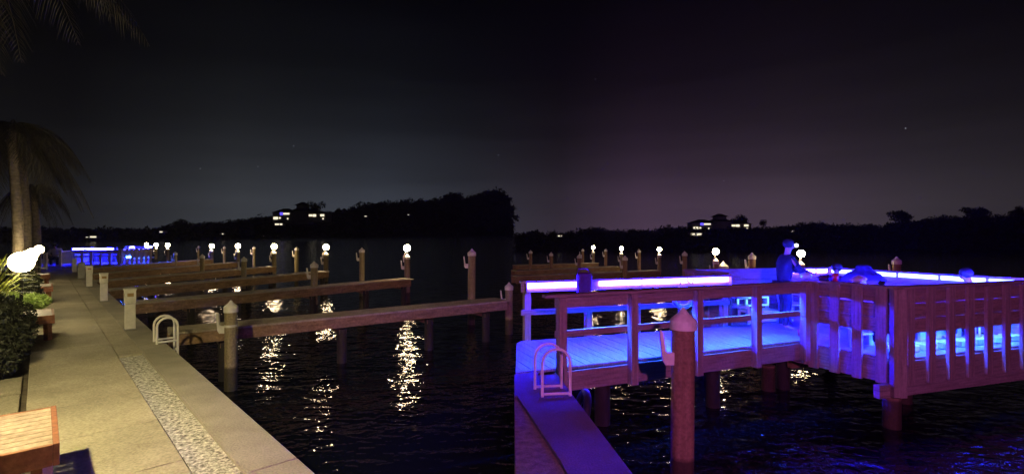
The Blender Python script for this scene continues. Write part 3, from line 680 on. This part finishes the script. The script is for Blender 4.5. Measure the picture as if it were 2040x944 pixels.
# ------------------------------------------------------------------ far shores
def interp(pts, x):
    if x <= pts[0][0]: return pts[0][1]
    for (a, b), (c_, d_) in zip(pts, pts[1:]):
        if a <= x <= c_: return b + (d_ - b) * (x - a) / (c_ - a)
    return pts[-1][1]
def shore(name, prof, shore_pts, x0, x1, step, depth, label, tree, seed, density=1.0, leaf=.5):
    """a rising bank: waterline, ridge, back slope; woodland rooted on it"""
    rnd = random.Random(seed); cols = []; x = x0
    while x <= x1:
        y_s = interp(shore_pts, x); d = EYE * F / (y_s - HY); y_t = interp(prof, x) + tree * F / d * .75
        dd = d * depth; ridge = EYE - (y_t - HY) / F * dd; cols.append((x, d, dd, max(.3, ridge))); x += step
    v = []; f = []; rows = 6
    for (x, d, dd, hr) in cols:
        for k in range(rows):
            s_ = k / (rows - 2) if k < rows - 1 else 1.5
            D = d + (dd - d) * s_; z = hr * math.sin(min(s_, 1) * math.pi / 2) if k < rows - 1 else -.5
            if k == 0: z = -.4
            v.append(((x - CX) / F * D, D, z))
    for i in range(len(cols) - 1):
        for k in range(rows - 1): a = i * rows + k; f.append((a, a + rows, a + rows + 1, a + 1))
    mb = MB(); mb.add(v, f, True)
    mb.build(name, M['far'], kind='structure')
    wood = MB()
    for i in range(len(cols) - 1):
        (x, d, dd, hr) = cols[i]
        for k in range(int(10 * density)):
            s_ = rnd.choice((1, 1, .95, .8, .6, .4, .2, .05)) * rnd.uniform(.9, 1.0); D = d + (dd - d) * s_; xx = x + rnd.uniform(0, step)
            z = hr * math.sin(s_ * math.pi / 2); r_ = tree * rnd.uniform(.35, .6) * max(1, d / 220)
            X = (xx - CX) / F * D
            leaves(wood, (X, D, z + r_ * .7), (r_ * rnd.uniform(.8, 1.3), r_, r_ * rnd.uniform(.8, 1.3)), 70, r_ * leaf * .55, rnd, .2)
    wood.build('woodland', M['far'], kind='stuff', label=label)
    return cols
LP = [(-120, 470), (20, 468), (150, 465), (200, 462), (260, 459), (300, 456), (350, 444), (372, 445), (420, 442), (470, 441), (500, 434), (515, 433), (540, 436), (560, 434), (620, 432), (660, 427), (700, 419), (720, 413), (790, 409), (850, 407), (885, 404), (925, 404), (950, 395), (985, 389), (1000, 394), (1008, 404), (1016, 424), (1026, 452)]
LS = [(-120, 482), (300, 479), (600, 473), (850, 469.5), (1030, 468)]
shore('far_shore', LP, LS, -120, 1023, 9, 1.25, 'dark wooded far shore rising to the right in the left half', 5.0, 31, 1.0)
RP = [(1026, 465), (1050, 461), (1062, 458), (1085, 463), (1100, 461), (1150, 458), (1160, 451), (1195, 455), (1240, 457), (1260, 455), (1300, 457), (1320, 448), (1340, 452), (1360, 450), (1380, 455), (1500, 452), (1560, 450), (1590, 445), (1620, 442), (1660, 448), (1700, 445), (1740, 447), (1775, 442), (1800, 440), (1830, 437), (1870, 430), (1920, 429), (1960, 426), (2000, 428), (2040, 421), (2160, 410)]
RS = [(1026, 499), (2160, 503)]
shore('near_shore', RP, RS, 1028, 2160, 9, 1.22, 'dark wooded shore behind the blue deck in the right half', 1.6, 32, 1.0)
rnd = random.Random(9)
def far_tree(px, py_top, py_base, d, wpx, label, name='tree'):
    top = PD(px, py_top, d); base = PD(px, py_base, d); h = top.z - base.z; r_ = wpx / F * d / 2
    t = thing(name, label, 'tree', tuple(base), 'silhouetted trees on the far shores')
    MB().tube([base - V(0, 0, h * .3), base + V(r_ * .1, 0, h * .5), base + V(0, 0, h * .9)], [h * .05, h * .035, h * .01], 7).build('trunk', M['far'], t)
    mb = MB()
    for k in range(9):
        a = rnd.uniform(0, 6.3); rr = rnd.uniform(.2, .7) * r_; leaves(mb, base + V(math.cos(a) * rr, math.sin(a) * rr, h * rnd.uniform(.3, .82)), (r_ * .5, r_ * .5, h * .26), 150, r_ * .10, rnd, .1)
    mb.build('crown', M['far'], t)
far_tree(900, 384, 408, 520, 44, 'round topped tree standing above the left ridge near the middle')
far_tree(630, 403, 432, 245, 34, 'dark tree behind the right end of the left hilltop mansion')
far_tree(361, 436, 456, 215, 26, 'small tree on the low part of the left shore')
far_tree(1795, 420, 444, 100, 44, 'bushy round tree rising alone from the right shore')
far_tree(1945, 412, 434, 102, 44, 'wide tree on the ridge at the right')
far_tree(1472, 426, 452, 112, 36, 'dark tree behind the right end of the right hilltop mansion')
far_tree(1520, 438, 454, 104, 16, 'small tree right of the right hilltop mansion')
far_tree(671, 414, 430, 250, 14, 'small bushy tree right of the left hilltop mansion')
far_tree(2025, 411, 430, 100, 26, 'spiky tree at the right edge of the ridge')

def mansion(px0, px1, base_y, top_y, d, label):
    c = PD((px0 + px1) / 2, base_y, d); wpx = px1 - px0; k = d / F
    t = thing('mansion', label, 'house', tuple(c), 'hilltop mansions with lit windows')
    def X(f): return c.x + (f - .5) * wpx * k
    def Z(py): return EYE - (py - HY) / F * d
    H = base_y - top_y; dy = wpx * k * .12
    def body(f0, f1, y0, y1, nm='wall'):
        MB().box(((X(f0) + X(f1)) / 2, c.y, (Z(y0) + Z(y1)) / 2), (X(f1) - X(f0), dy * 2, abs(Z(y1) - Z(y0)))).build(nm, M['farwall'], t)
    def hip(f0, f1, y0, y1):
        xa, xb = X(f0), X(f1); z0, z1 = Z(y0), Z(y1); m_ = (xa + xb) / 2; q = (xb - xa) * .12
        MB().add([(xa, c.y - dy * 1.15, z0), (xb, c.y - dy * 1.15, z0), (xb, c.y + dy * 1.15, z0), (xa, c.y + dy * 1.15, z0), (m_ - q, c.y, z1), (m_ + q, c.y, z1)], [(0, 3, 2, 1), (0, 1, 5, 4), (2, 3, 4, 5), (1, 2, 5), (3, 0, 4)]).build('roof', M['farroof'], t)
    y = lambda f: base_y - H * f
    body(0, .40, base_y + 6, y(.42)); hip(-.02, .42, y(.42), y(.66))
    body(.36, .66, base_y + 8, y(.52)); hip(.33, .69, y(.52), y(.78))
    body(.44, .58, y(.66), y(.84)); hip(.40, .62, y(.84), y(1.04))
    body(.62, 1.0, base_y + 4, y(.36)); hip(.60, 1.03, y(.36), y(.52))
    def win(f0, f1, a, b, m='win'):
        MB().box(((X(f0) + X(f1)) / 2, c.y - dy * 1.02, (Z(y(a)) + Z(y(b))) / 2), (X(f1) - X(f0), dy * .08, abs(Z(y(b)) - Z(y(a))))).build('window', M[m], t)
    win(.02, .10, .02, .16); win(.12, .15, .06, .14); win(.14, .19, .27, .42, 'winblue'); win(.20, .31, .30, .39); win(.27, .29, .02, .1)
    win(.67, .73, .2, .30); win(.74, .80, .18, .31); win(.88, .95, .2, .31); win(.92, .94, .02, .1)
mansion(549, 656, 438, 404, 238, 'left hilltop mansion with tiered roofs and lit windows')
mansion(1374, 1490, 457, 427, 104, 'right hilltop mansion with tiered roofs and lit windows')
def cottage(px, py, wpx, d, label, lit=True):
    c = PD(px, py, d); k = d / F; w2 = wpx * k
    t = thing('shore_house', label, 'house', tuple(c), 'small houses along the dark far shores')
    MB().box((c.x, c.y, c.z), (w2, w2 * .6, w2 * .32)).build('wall', M['farwall'], t)
    z = c.z + w2 * .16
    MB().add([(c.x - w2 * .55, c.y - w2 * .35, z), (c.x + w2 * .55, c.y - w2 * .35, z), (c.x + w2 * .55, c.y + w2 * .35, z), (c.x - w2 * .55, c.y + w2 * .35, z), (c.x - w2 * .4, c.y, z + w2 * .2), (c.x + w2 * .4, c.y, z + w2 * .2)],
             [(0, 3, 2, 1), (0, 1, 5, 4), (2, 3, 4, 5), (1, 2, 5), (3, 0, 4)]).build('roof', M['farroof'], t)
    for f0, f1 in lit:
        MB().box((c.x + w2 * (f0 + f1) / 2, c.y - w2 * .31, c.z + w2 * .01), (w2 * (f1 - f0), w2 * .03, w2 * .16)).build('window', M['win'], t)
cottage(190, 472, 16, 175, 'small house with a bright lit front above the distant blue deck', [(-.4, .35)])
cottage(175, 472.5, 6, 175, 'tiny lit boathouse left of the bright fronted house', [(-.4, .3)])
cottage(325, 462, 12, 185, 'small pale house above the nearest group of distant lamps', [(-.35, .1)])
cottage(558, 447, 17, 215, 'lit house on the slope under the left hilltop mansion', [(-.45, .0), (.1, .4)])
cottage(729, 431, 7, 260, 'tiny lit house on the left ridge', [(-.3, .3)])
cottage(814, 428, 6, 330, 'faint tiny house on the left ridge further right', [(-.2, .2)])
cottage(443, 466, 9, 190, 'faint pale house by the water left of the mansion', [(.1, .4)])
cottage(1385, 467, 24, 92, 'long lit house under the right hilltop mansion', [(-.45, -.1), (0, .4)])
cottage(1115, 470, 12, 92, 'faint lit house at the left of the right shore', [(-.3, .0), (.2, .3)])
cottage(1577, 461, 12, 92, 'lit house on the slope above the standing person', [(-.4, .1), (.25, .35)])
cottage(1665, 459, 10, 95, 'faint lit house between the person and the lone round tree', [(.0, .3)])

# stars
for i, (px, py, s_) in enumerate(((585, 291, 1.0), (399, 336, .55), (993, 309, .8), (514, 332, .5), (1804, 256, 1.5), (1442, 360, .6), (1186, 158, .4))):
    q = PD(px, py, 2600); mb = MB(); mb.sphere(q, 1.6 * s_ ** .5, 8, 6)
    tag(mb.build('star', M['star']), ['star high over the left hilltop mansion', 'faint star over the low left shore', 'star above the left ridge end near the middle', 'very faint star left of the mansion star', 'brightest star, high above the round tree on the right shore', 'faint star above the right hilltop mansion', 'very faint high star right of the middle'][i], 'star', 'stars in the night sky')

# ------------------------------------------------------------------ people
def skin_mesh(name, verts, edges, radii, m, parent, sub=1, root=0):
    base = parent.location if parent else Vector()
    me = bpy.data.meshes.new(name); me.from_pydata([tuple(Vector(v) - base) for v in verts], edges, []); me.update()
    o = bpy.data.objects.new(name, me); COL.objects.link(o); o.parent = parent
    sk = o.modifiers.new('skin', 'SKIN'); sk.use_smooth_shade = True
    layer = me.skin_vertices[0].data
    for i, r_ in enumerate(radii):
        rr = r_ if isinstance(r_, tuple) else (r_, r_); layer[i].radius = rr; layer[i].use_root = False
    seen = set(); adj = {i: [] for i in range(len(verts))}
    for a, b in edges: adj[a].append(b); adj[b].append(a)
    for s0 in [root] + list(range(len(verts))):
        if s0 in seen: continue
        layer[s0].use_root = True; st = [s0]
        while st:
            k = st.pop()
            if k in seen: continue
            seen.add(k); st += adj[k]
    ss = o.modifiers.new('smooth', 'SUBSURF'); ss.levels = sub; ss.render_levels = sub
    me.materials.append(M[m]); return o
def person(loc, J, label, clothes='jacket', legs='trousers', hat=False, extra=None):
    """J: joints relative to loc; body is one skin figure, clothing and hair are its children"""
    loc = Vector(loc); t = thing('person', label, 'person', tuple(loc))
    g = {k: loc + Vector(v) for k, v in J.items()}
    names = ['pelvis', 'waist', 'chest', 'neck', 'head_low', 'head_mid', 'head_top']
    for s_ in 'LR': names += [k + s_ for k in ('shoulder', 'elbow', 'wrist', 'palm', 'hip', 'knee', 'ankle', 'toe')]
    g['head_low'] = g['neck'].lerp(g['head_top'], .38); g['head_mid'] = g['neck'].lerp(g['head_top'], .66)
    fwd = Vector(J.get('face', (1, 0, 0))).normalized()
    for s_ in 'LR':
        dv = (g['wrist' + s_] - g['elbow' + s_]).normalized(); g['palm' + s_] = g['wrist' + s_] + dv * .085
        dv = fwd if 'toe' + s_ not in J else None
        if dv: g['toe' + s_] = g['ankle' + s_] + Vector((dv.x, dv.y, 0)).normalized() * .17 + V(0, 0, -.04)
    rad = dict(pelvis=(.13, .10), waist=(.125, .095), chest=(.15, .105), neck=.055, head_low=(.062, .072), head_mid=(.078, .092), head_top=(.05, .06),
               shoulder=.058, elbow=.042, wrist=.028, palm=(.038, .018), hip=.085, knee=.058, ankle=.038, toe=.032)
    idx = {n: i for i, n in enumerate(names)}
    ed = [('pelvis', 'waist'), ('waist', 'chest'), ('chest', 'neck'), ('neck', 'head_low'), ('head_low', 'head_mid'), ('head_mid', 'head_top')]
    for s_ in 'LR': ed += [('chest', 'shoulder' + s_), ('shoulder' + s_, 'elbow' + s_), ('elbow' + s_, 'wrist' + s_), ('wrist' + s_, 'palm' + s_), ('pelvis', 'hip' + s_), ('hip' + s_, 'knee' + s_), ('knee' + s_, 'ankle' + s_), ('ankle' + s_, 'toe' + s_)]
    verts = [g[n] for n in names]; R_ = [((lambda q, k: tuple(x * k for x in q) if isinstance(q, tuple) else q * k)(rad[n if n in rad else n[:-1]], .62 if n[:5] in ('pelvi', 'waist', 'chest', 'shoul', 'hipL', 'hipR', 'elbow', 'kneeL', 'kneeR') else 1.0)) for n in names]; edges = [(idx[a], idx[b]) for a, b in ed]
    nose = len(verts); verts.append(g['head_low'].lerp(g['head_mid'], .6) + fwd * .10); R_.append(.016); edges.append((idx['head_mid'], nose))
    for s_ in 'LR':                                     # five fingers on each hand
        w0 = g['wrist' + s_]; dv = (g['palm' + s_] - w0).normalized(); side = dv.cross(V(0, 0, 1)).normalized()
        for k, (off, ln) in enumerate(((-.033, .06), (-.012, .075), (.010, .08), (.032, .068))):
            a = g['palm' + s_] + side * off - dv * .01; b = a + dv * ln * .55 + V(0, 0, -.012); c_ = b + dv * ln * .4 + V(0, 0, -.03)
            n0 = len(verts); verts += [a, b, c_]; R_ += [.0095, .0085, .007]; edges += [(n0, n0 + 1), (n0 + 1, n0 + 2)]
        a = w0 + dv * .035 - side * .02; b = a - side * .035 + dv * .035; n0 = len(verts); verts += [a, b, b + dv * .03 + V(0, 0, -.01)]; R_ += [.011, .0095, .008]; edges += [(n0, n0 + 1), (n0 + 1, n0 + 2)]
    skin_mesh('body', verts, edges, R_, 'skin', t)
    def cloth(name, keys, ed_, grow, m):
        ii = {n: i for i, n in enumerate(keys)}; vv = [g[n] if n in g else n for n in keys]
        rr = []
        for n in keys:
            r_ = rad[n if n in rad else n[:-1]]; rr.append((r_[0] + grow, r_[1] + grow) if isinstance(r_, tuple) else r_ + grow)
        skin_mesh(name, vv, [(ii[a], ii[b]) for a, b in ed_], rr, m, t)
    cloth('jacket', ['pelvis', 'waist', 'chest', 'neck', 'shoulderL', 'elbowL', 'wristL', 'shoulderR', 'elbowR', 'wristR'],
          [('chest', 'neck'), ('pelvis', 'waist'), ('waist', 'chest'), ('chest', 'shoulderL'), ('shoulderL', 'elbowL'), ('elbowL', 'wristL'), ('chest', 'shoulderR'), ('shoulderR', 'elbowR'), ('elbowR', 'wristR')], .026, clothes)
    cloth('trousers', ['pelvis', 'hipL', 'kneeL', 'ankleL', 'hipR', 'kneeR', 'ankleR'],
          [('pelvis', 'hipL'), ('hipL', 'kneeL'), ('kneeL', 'ankleL'), ('pelvis', 'hipR'), ('hipR', 'kneeR'), ('kneeR', 'ankleR')], .016, legs)
    hm = g['head_mid']; ax = (g['head_top'] - g['neck']).normalized()
    mb = MB(); mb.sphere(hm + ax * .03 - fwd * .018, .104, 14, 8, (1, 1, .95)); mb.build('cap' if hat else 'hair', M['jacket' if hat else 'hair'], t)
    eye = MB()
    sd = fwd.cross(ax).normalized()
    for k in (-1, 1): eye.sphere(hm + fwd * .082 + sd * k * .032 - ax * .005, .013, 8, 6)
    eye.build('eyes', M['black'], t)
    if extra: extra(t, g, fwd, ax)
    return t
# standing person on the platform, turned to the right, arms reaching forward
def torch(t, g, fwd, ax):
    MB().sphere(g['head_mid'] + fwd * .135 + ax * .03, .035, 10, 6).build('head_torch', M['phone'], t)
sp = P(1566, 655, ZD); sp = V(5.36, 9.90, ZD)
person(sp, dict(pelvis=(0, 0, .90), waist=(.0, 0, 1.08), chest=(.03, 0, 1.32), neck=(.07, 0, 1.50), head_top=(.12, 0, 1.74), face=(1, -.15, -.25),
                shoulderL=(.05, .19, 1.40), elbowL=(.22, .2, 1.16), wristL=(.44, .12, 1.14), shoulderR=(.05, -.19, 1.40), elbowR=(.20, -.22, 1.15), wristR=(.42, -.14, 1.13),
                hipL=(0, .1, .86), kneeL=(.05, .1, .48), ankleL=(0, .11, .08), hipR=(0, -.1, .86), kneeR=(.03, -.1, .48), ankleR=(-.04, -.11, .08)),
       'person in dark jacket and cap standing on the platform, arms reaching over the rail', hat=True, extra=torch)
def seated(loc, yaw, label, lean=.16, bow=.1, clothes='jacket', hat=False, extra=None, up=0.0):
    rot = Matrix.Rotation(yaw, 3, 'Z')
    J = dict(pelvis=(0, 0, .47), waist=(.03, 0, .63), chest=(lean, 0, .86), neck=(lean + .05, 0, 1.02), head_top=(lean + .08 + bow, 0, 1.25), face=(1, 0, -.35),
             shoulderL=(lean, .2, .94), elbowL=(lean + .10, .30, .72), wristL=(lean + .30, .16, .66), shoulderR=(lean, -.2, .94), elbowR=(lean + .10, -.30, .72), wristR=(lean + .30, -.16, .66),
             hipL=(.06, .1, .46), kneeL=(.45, .14, .47), ankleL=(.43, .14, .08), hipR=(.06, -.1, .46), kneeR=(.45, -.14, .47), ankleR=(.43, -.14, .08))
    return person(loc, {k: tuple(rot @ Vector(v)) for k, v in J.items()}, label, clothes, hat=hat, extra=extra)
def stool(loc, label, m='clear'):
    t = thing('stool', label, 'stool', tuple(loc), 'stools on the platform'); c = Vector(loc)
    MB().lathe(c, [(.001, .36), (.17, .36), (.18, .38), (.17, .40), (.001, .40)], 16).build('seat', M[m], t)
    for k in range(4):
        a = k * math.pi / 2 + .8; MB().tube([c + V(.17 * math.cos(a), .17 * math.sin(a), 0), c + V(.11 * math.cos(a), .11 * math.sin(a), .36)], .016, 7).build('leg', M[m], t)
def sun_hat(t, g, fwd, ax):
    c_ = g['head_mid'] + ax * .05 - fwd * .02
    MB().lathe(c_, [(.33, -.10), (.33, -.085), (.24, .01), (.13, .07), (.115, .13), (.07, .165), (.001, .17)], 22).build('sun_hat', M['jacket'], t)
s1 = V(6.22, 8.95, ZP); seated(s1, R(-115), 'person in wide dark hat sitting bowed forward near the platform corner', bow=.06, lean=.10, clothes='grey_cloth', extra=sun_hat); stool(s1, 'stool under the bowed person near the platform corner')
s2 = V(8.52, 9.15, ZP); seated(s2, R(160), 'person sitting at the right end of the platform, dark against the light strip', bow=.05, lean=.1); stool(s2, 'stool under the person at the right end of the platform')
s3 = V(7.1, 11.0, ZP); seated(s3, R(-120), 'person in magenta top sitting at the back of the platform', clothes='magenta', bow=.06); stool(s3, 'stool under the person in magenta top')
fp = P(112, 530, 1.104); seated((fp.x, fp.y, 1.104), R(-60), 'distant person in pale top sitting at the far end of the walkway', clothes='grey_cloth', bow=.05)
stool((fp.x, fp.y, 1.104), 'stool under the distant person at the far end of the walkway')

# ------------------------------------------------------------------ things on the blue deck
# white bench with slotted back
c = PD(1512, 632, 11.0); c.z = ZP; t = thing('garden_bench', 'white plastic bench with two slots in its low back, behind the middle rail', 'bench', tuple(c))
wd = .84; ax = V(.96, .27, 0).normalized(); ay = V(-ax.y, ax.x, 0)
def q(a, b, z): return c + ax * a + ay * b + V(0, 0, z)
fr = MB()
fr.bar(q(-wd / 2, .2, .50), q(wd / 2, .2, .50), .05, .05); fr.bar(q(-wd / 2, .2, .33), q(wd / 2, .2, .33), .05, .05)
for a in (-.40, -.17, .34, .40): fr.bar(q(a, .2, .355), q(a, .2, .475), .06, .05, up=ax)
fr.build('backrest', M['clear'], t, bevel=.012)
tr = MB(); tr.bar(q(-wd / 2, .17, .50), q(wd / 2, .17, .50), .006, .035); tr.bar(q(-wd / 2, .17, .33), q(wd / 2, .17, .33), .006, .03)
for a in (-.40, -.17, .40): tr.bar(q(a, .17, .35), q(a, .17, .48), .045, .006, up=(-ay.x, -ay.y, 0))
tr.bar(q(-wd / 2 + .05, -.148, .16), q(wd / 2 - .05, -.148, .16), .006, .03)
tr.build('added_glow_trim', M['added_trim_glow'], t)  # added glowing bars outlining the bench, not a known lamp
MB().bar(q(-wd / 2 + .03, 0, .24), q(wd / 2 - .03, 0, .24), .42, .05).build('seat', M['clear'], t, bevel=.012)
MB().bar(q(-wd / 2 + .06, -.12, .11), q(wd / 2 - .06, -.12, .11), .05, .20).build('front_panel', M['clear'], t, bevel=.01)
for a in (-wd / 2 + .05, wd / 2 - .05):
    MB().bar(q(a, .17, 0), q(a, .17, .31), .05, .05, up=ax).build('leg', M['clear'], t); MB().bar(q(a, -.16, 0), q(a, -.16, .21), .05, .05, up=ax).build('leg', M['clear'], t)
def plastic_chair(c, yaw, label, h=.8, m='clear'):
    rot = Matrix.Rotation(yaw, 3, 'Z'); c = Vector(c)
    def q(a, b, z): return c + rot @ V(a, b, 0) + V(0, 0, z)
    t = thing('plastic_chair', label, 'chair', tuple(c), 'white plastic chairs on the deck')
    MB().bar(q(-.2, 0, .36), q(.2, 0, .36), .40, .035).build('seat', M[m], t, bevel=.01)
    b_ = MB()
    for a in (-.18, -.06, .06, .18): b_.bar(q(a, .2, .38), q(a * 1.05, .27, h), .05, .02)
    b_.bar(q(-.21, .27, h), q(.21, .27, h), .03, .06); b_.build('backrest', M[m], t)
    for a in (-.19, .19):
        for b in (-.18, .18): MB().bar(q(a, b, 0), q(a, b, .345), .035, .035, up=(1, 0, 0)).build('leg', M[m], t)
        MB().bar(q(a, -.18, .55), q(a, .22, .55), .035, .025).build('armrest', M[m], t)
c2 = PD(1579, 630, 11.2); c2.z = ZP; plastic_chair(c2, R(15), 'white plastic chair right of the standing person legs', .72)
c3 = PD(1473, 640, 10.9); c3.z = ZP; c3.x -= .02; plastic_chair(c3, R(70), 'small white plastic chair left of the slotted bench', .42)

# bag on the back rail
c = PD(1163, 560, 8.95); t = thing('bag', 'magenta bag hanging over the back rail between two light strips', 'bag', tuple(c))
mb = MB(); mb.box((c.x, c.y - .06, c.z - .06), (.27, .14, .44)); o_ = mb.build('pouch', M['magenta'], t, bevel=.05)
MB().tube([c + V(-.1, -.02, .14), c + V(-.08, .05, .22), c + V(.08, .05, .22), c + V(.1, -.02, .14)], .015, 8).build('strap', M['magenta'], t)
# life ring
c = PD(1358, 592, 9.62); t = thing('life_ring', 'blue lit life ring with rope hanging from the back rail above the big pile', 'life ring', tuple(c))
pts = [c + V(math.cos(a) * .17, -.08, math.sin(a) * .17) for a in [i * math.pi / 12 for i in range(25)]]
MB().tube(pts, .048, 12, caps=False).build('ring', M['lifering'], t)
MB().tube([c + V(-.1, -.10, .15), c + V(-.05, -.12, .33), c + V(.05, -.12, .33), c + V(.16, -.1, .26), c + V(.2, -.1, .36)], .014, 7).build('rope', M['lifering'], t)
# things resting on the side rail
def JA(f, off, z): p = Vector((J1[0], J1[1], 0)).lerp(Vector((A_[0], A_[1], 0)), f); n_ = Vector((-(A_[1] - J1[1]), A_[0] - J1[0], 0)).normalized(); p += n_ * off; return V(p.x, p.y, z)
ZT = ZP + 1.12 + .0
def cup(c, r_, h, m, label, name='cup', cat='cup'):
    mb = MB(); mb.lathe(c, [(.001, 0), (r_ * .75, 0), (r_, h), (r_ * .92, h), (r_ * .68, .01), (.001, .01)], 16); tag(mb.build(name, M[m]), label, cat)
cup(JA(.35, .03, ZT), .055, .13, 'red', 'red cup standing on the side rail of the platform')
cup(V(5.42, 9.45, ZP), .045, .12, 'red', 'small red cup standing on the deck by the gate post')
rb = random.Random(6)
def crumple(c, sx, sy, sz, m, name, label, cat):
    mb = MB(); mb.sphere((0, 0, 0), 1, 14, 9); pts = [v.copy() for v in mb.v]
    mb.v = [Vector(c) + V(v.x * sx * rb.uniform(.7, 1.2), v.y * sy * rb.uniform(.7, 1.2), max(-sz * .98, v.z * sz * rb.uniform(.7, 1.2)) + sz) for v in pts]
    tag(mb.build(name, M[m]), label, cat)
crumple(JA(.0, .02, ZT), .11, .07, .06, 'teal', 'paper_bag', 'crumpled pale paper bag in front of the standing person', 'bag')
crumple(JA(.20, .03, ZT), .08, .08, .045, 'magenta', 'folded_cloth', 'small violet bundle of cloth on the side rail left of the red cup', 'cloth')
crumple(JA(.60, .05, ZT), .13, .09, .06, 'grey_cloth', 'towel', 'pale crumpled towel on the side rail right of the red cup', 'towel')
crumple(JA(.85, .03, ZT), .05, .05, .035, 'jacket', 'glove', 'small dark glove on the side rail next to the platform corner', 'glove')

# ------------------------------------------------------------------ haze
if HAZE_DENSITY > 0:
    mb = MB(); mb.box((0, 520, 24), (2700, 1140, 50.0))
    m = bpy.data.materials.new('night_haze'); m.use_nodes = True; t_ = m.node_tree; t_.nodes.clear()
    o_ = t_.nodes.new('ShaderNodeOutputMaterial'); pv = t_.nodes.new('ShaderNodeVolumePrincipled'); pv.inputs['Color'].default_value = (.8, .8, .85, 1); pv.inputs['Density'].default_value = HAZE_DENSITY
    t_.links.new(pv.outputs[0], o_.inputs['Volume'])
    mb.build('haze', m, kind='stuff')
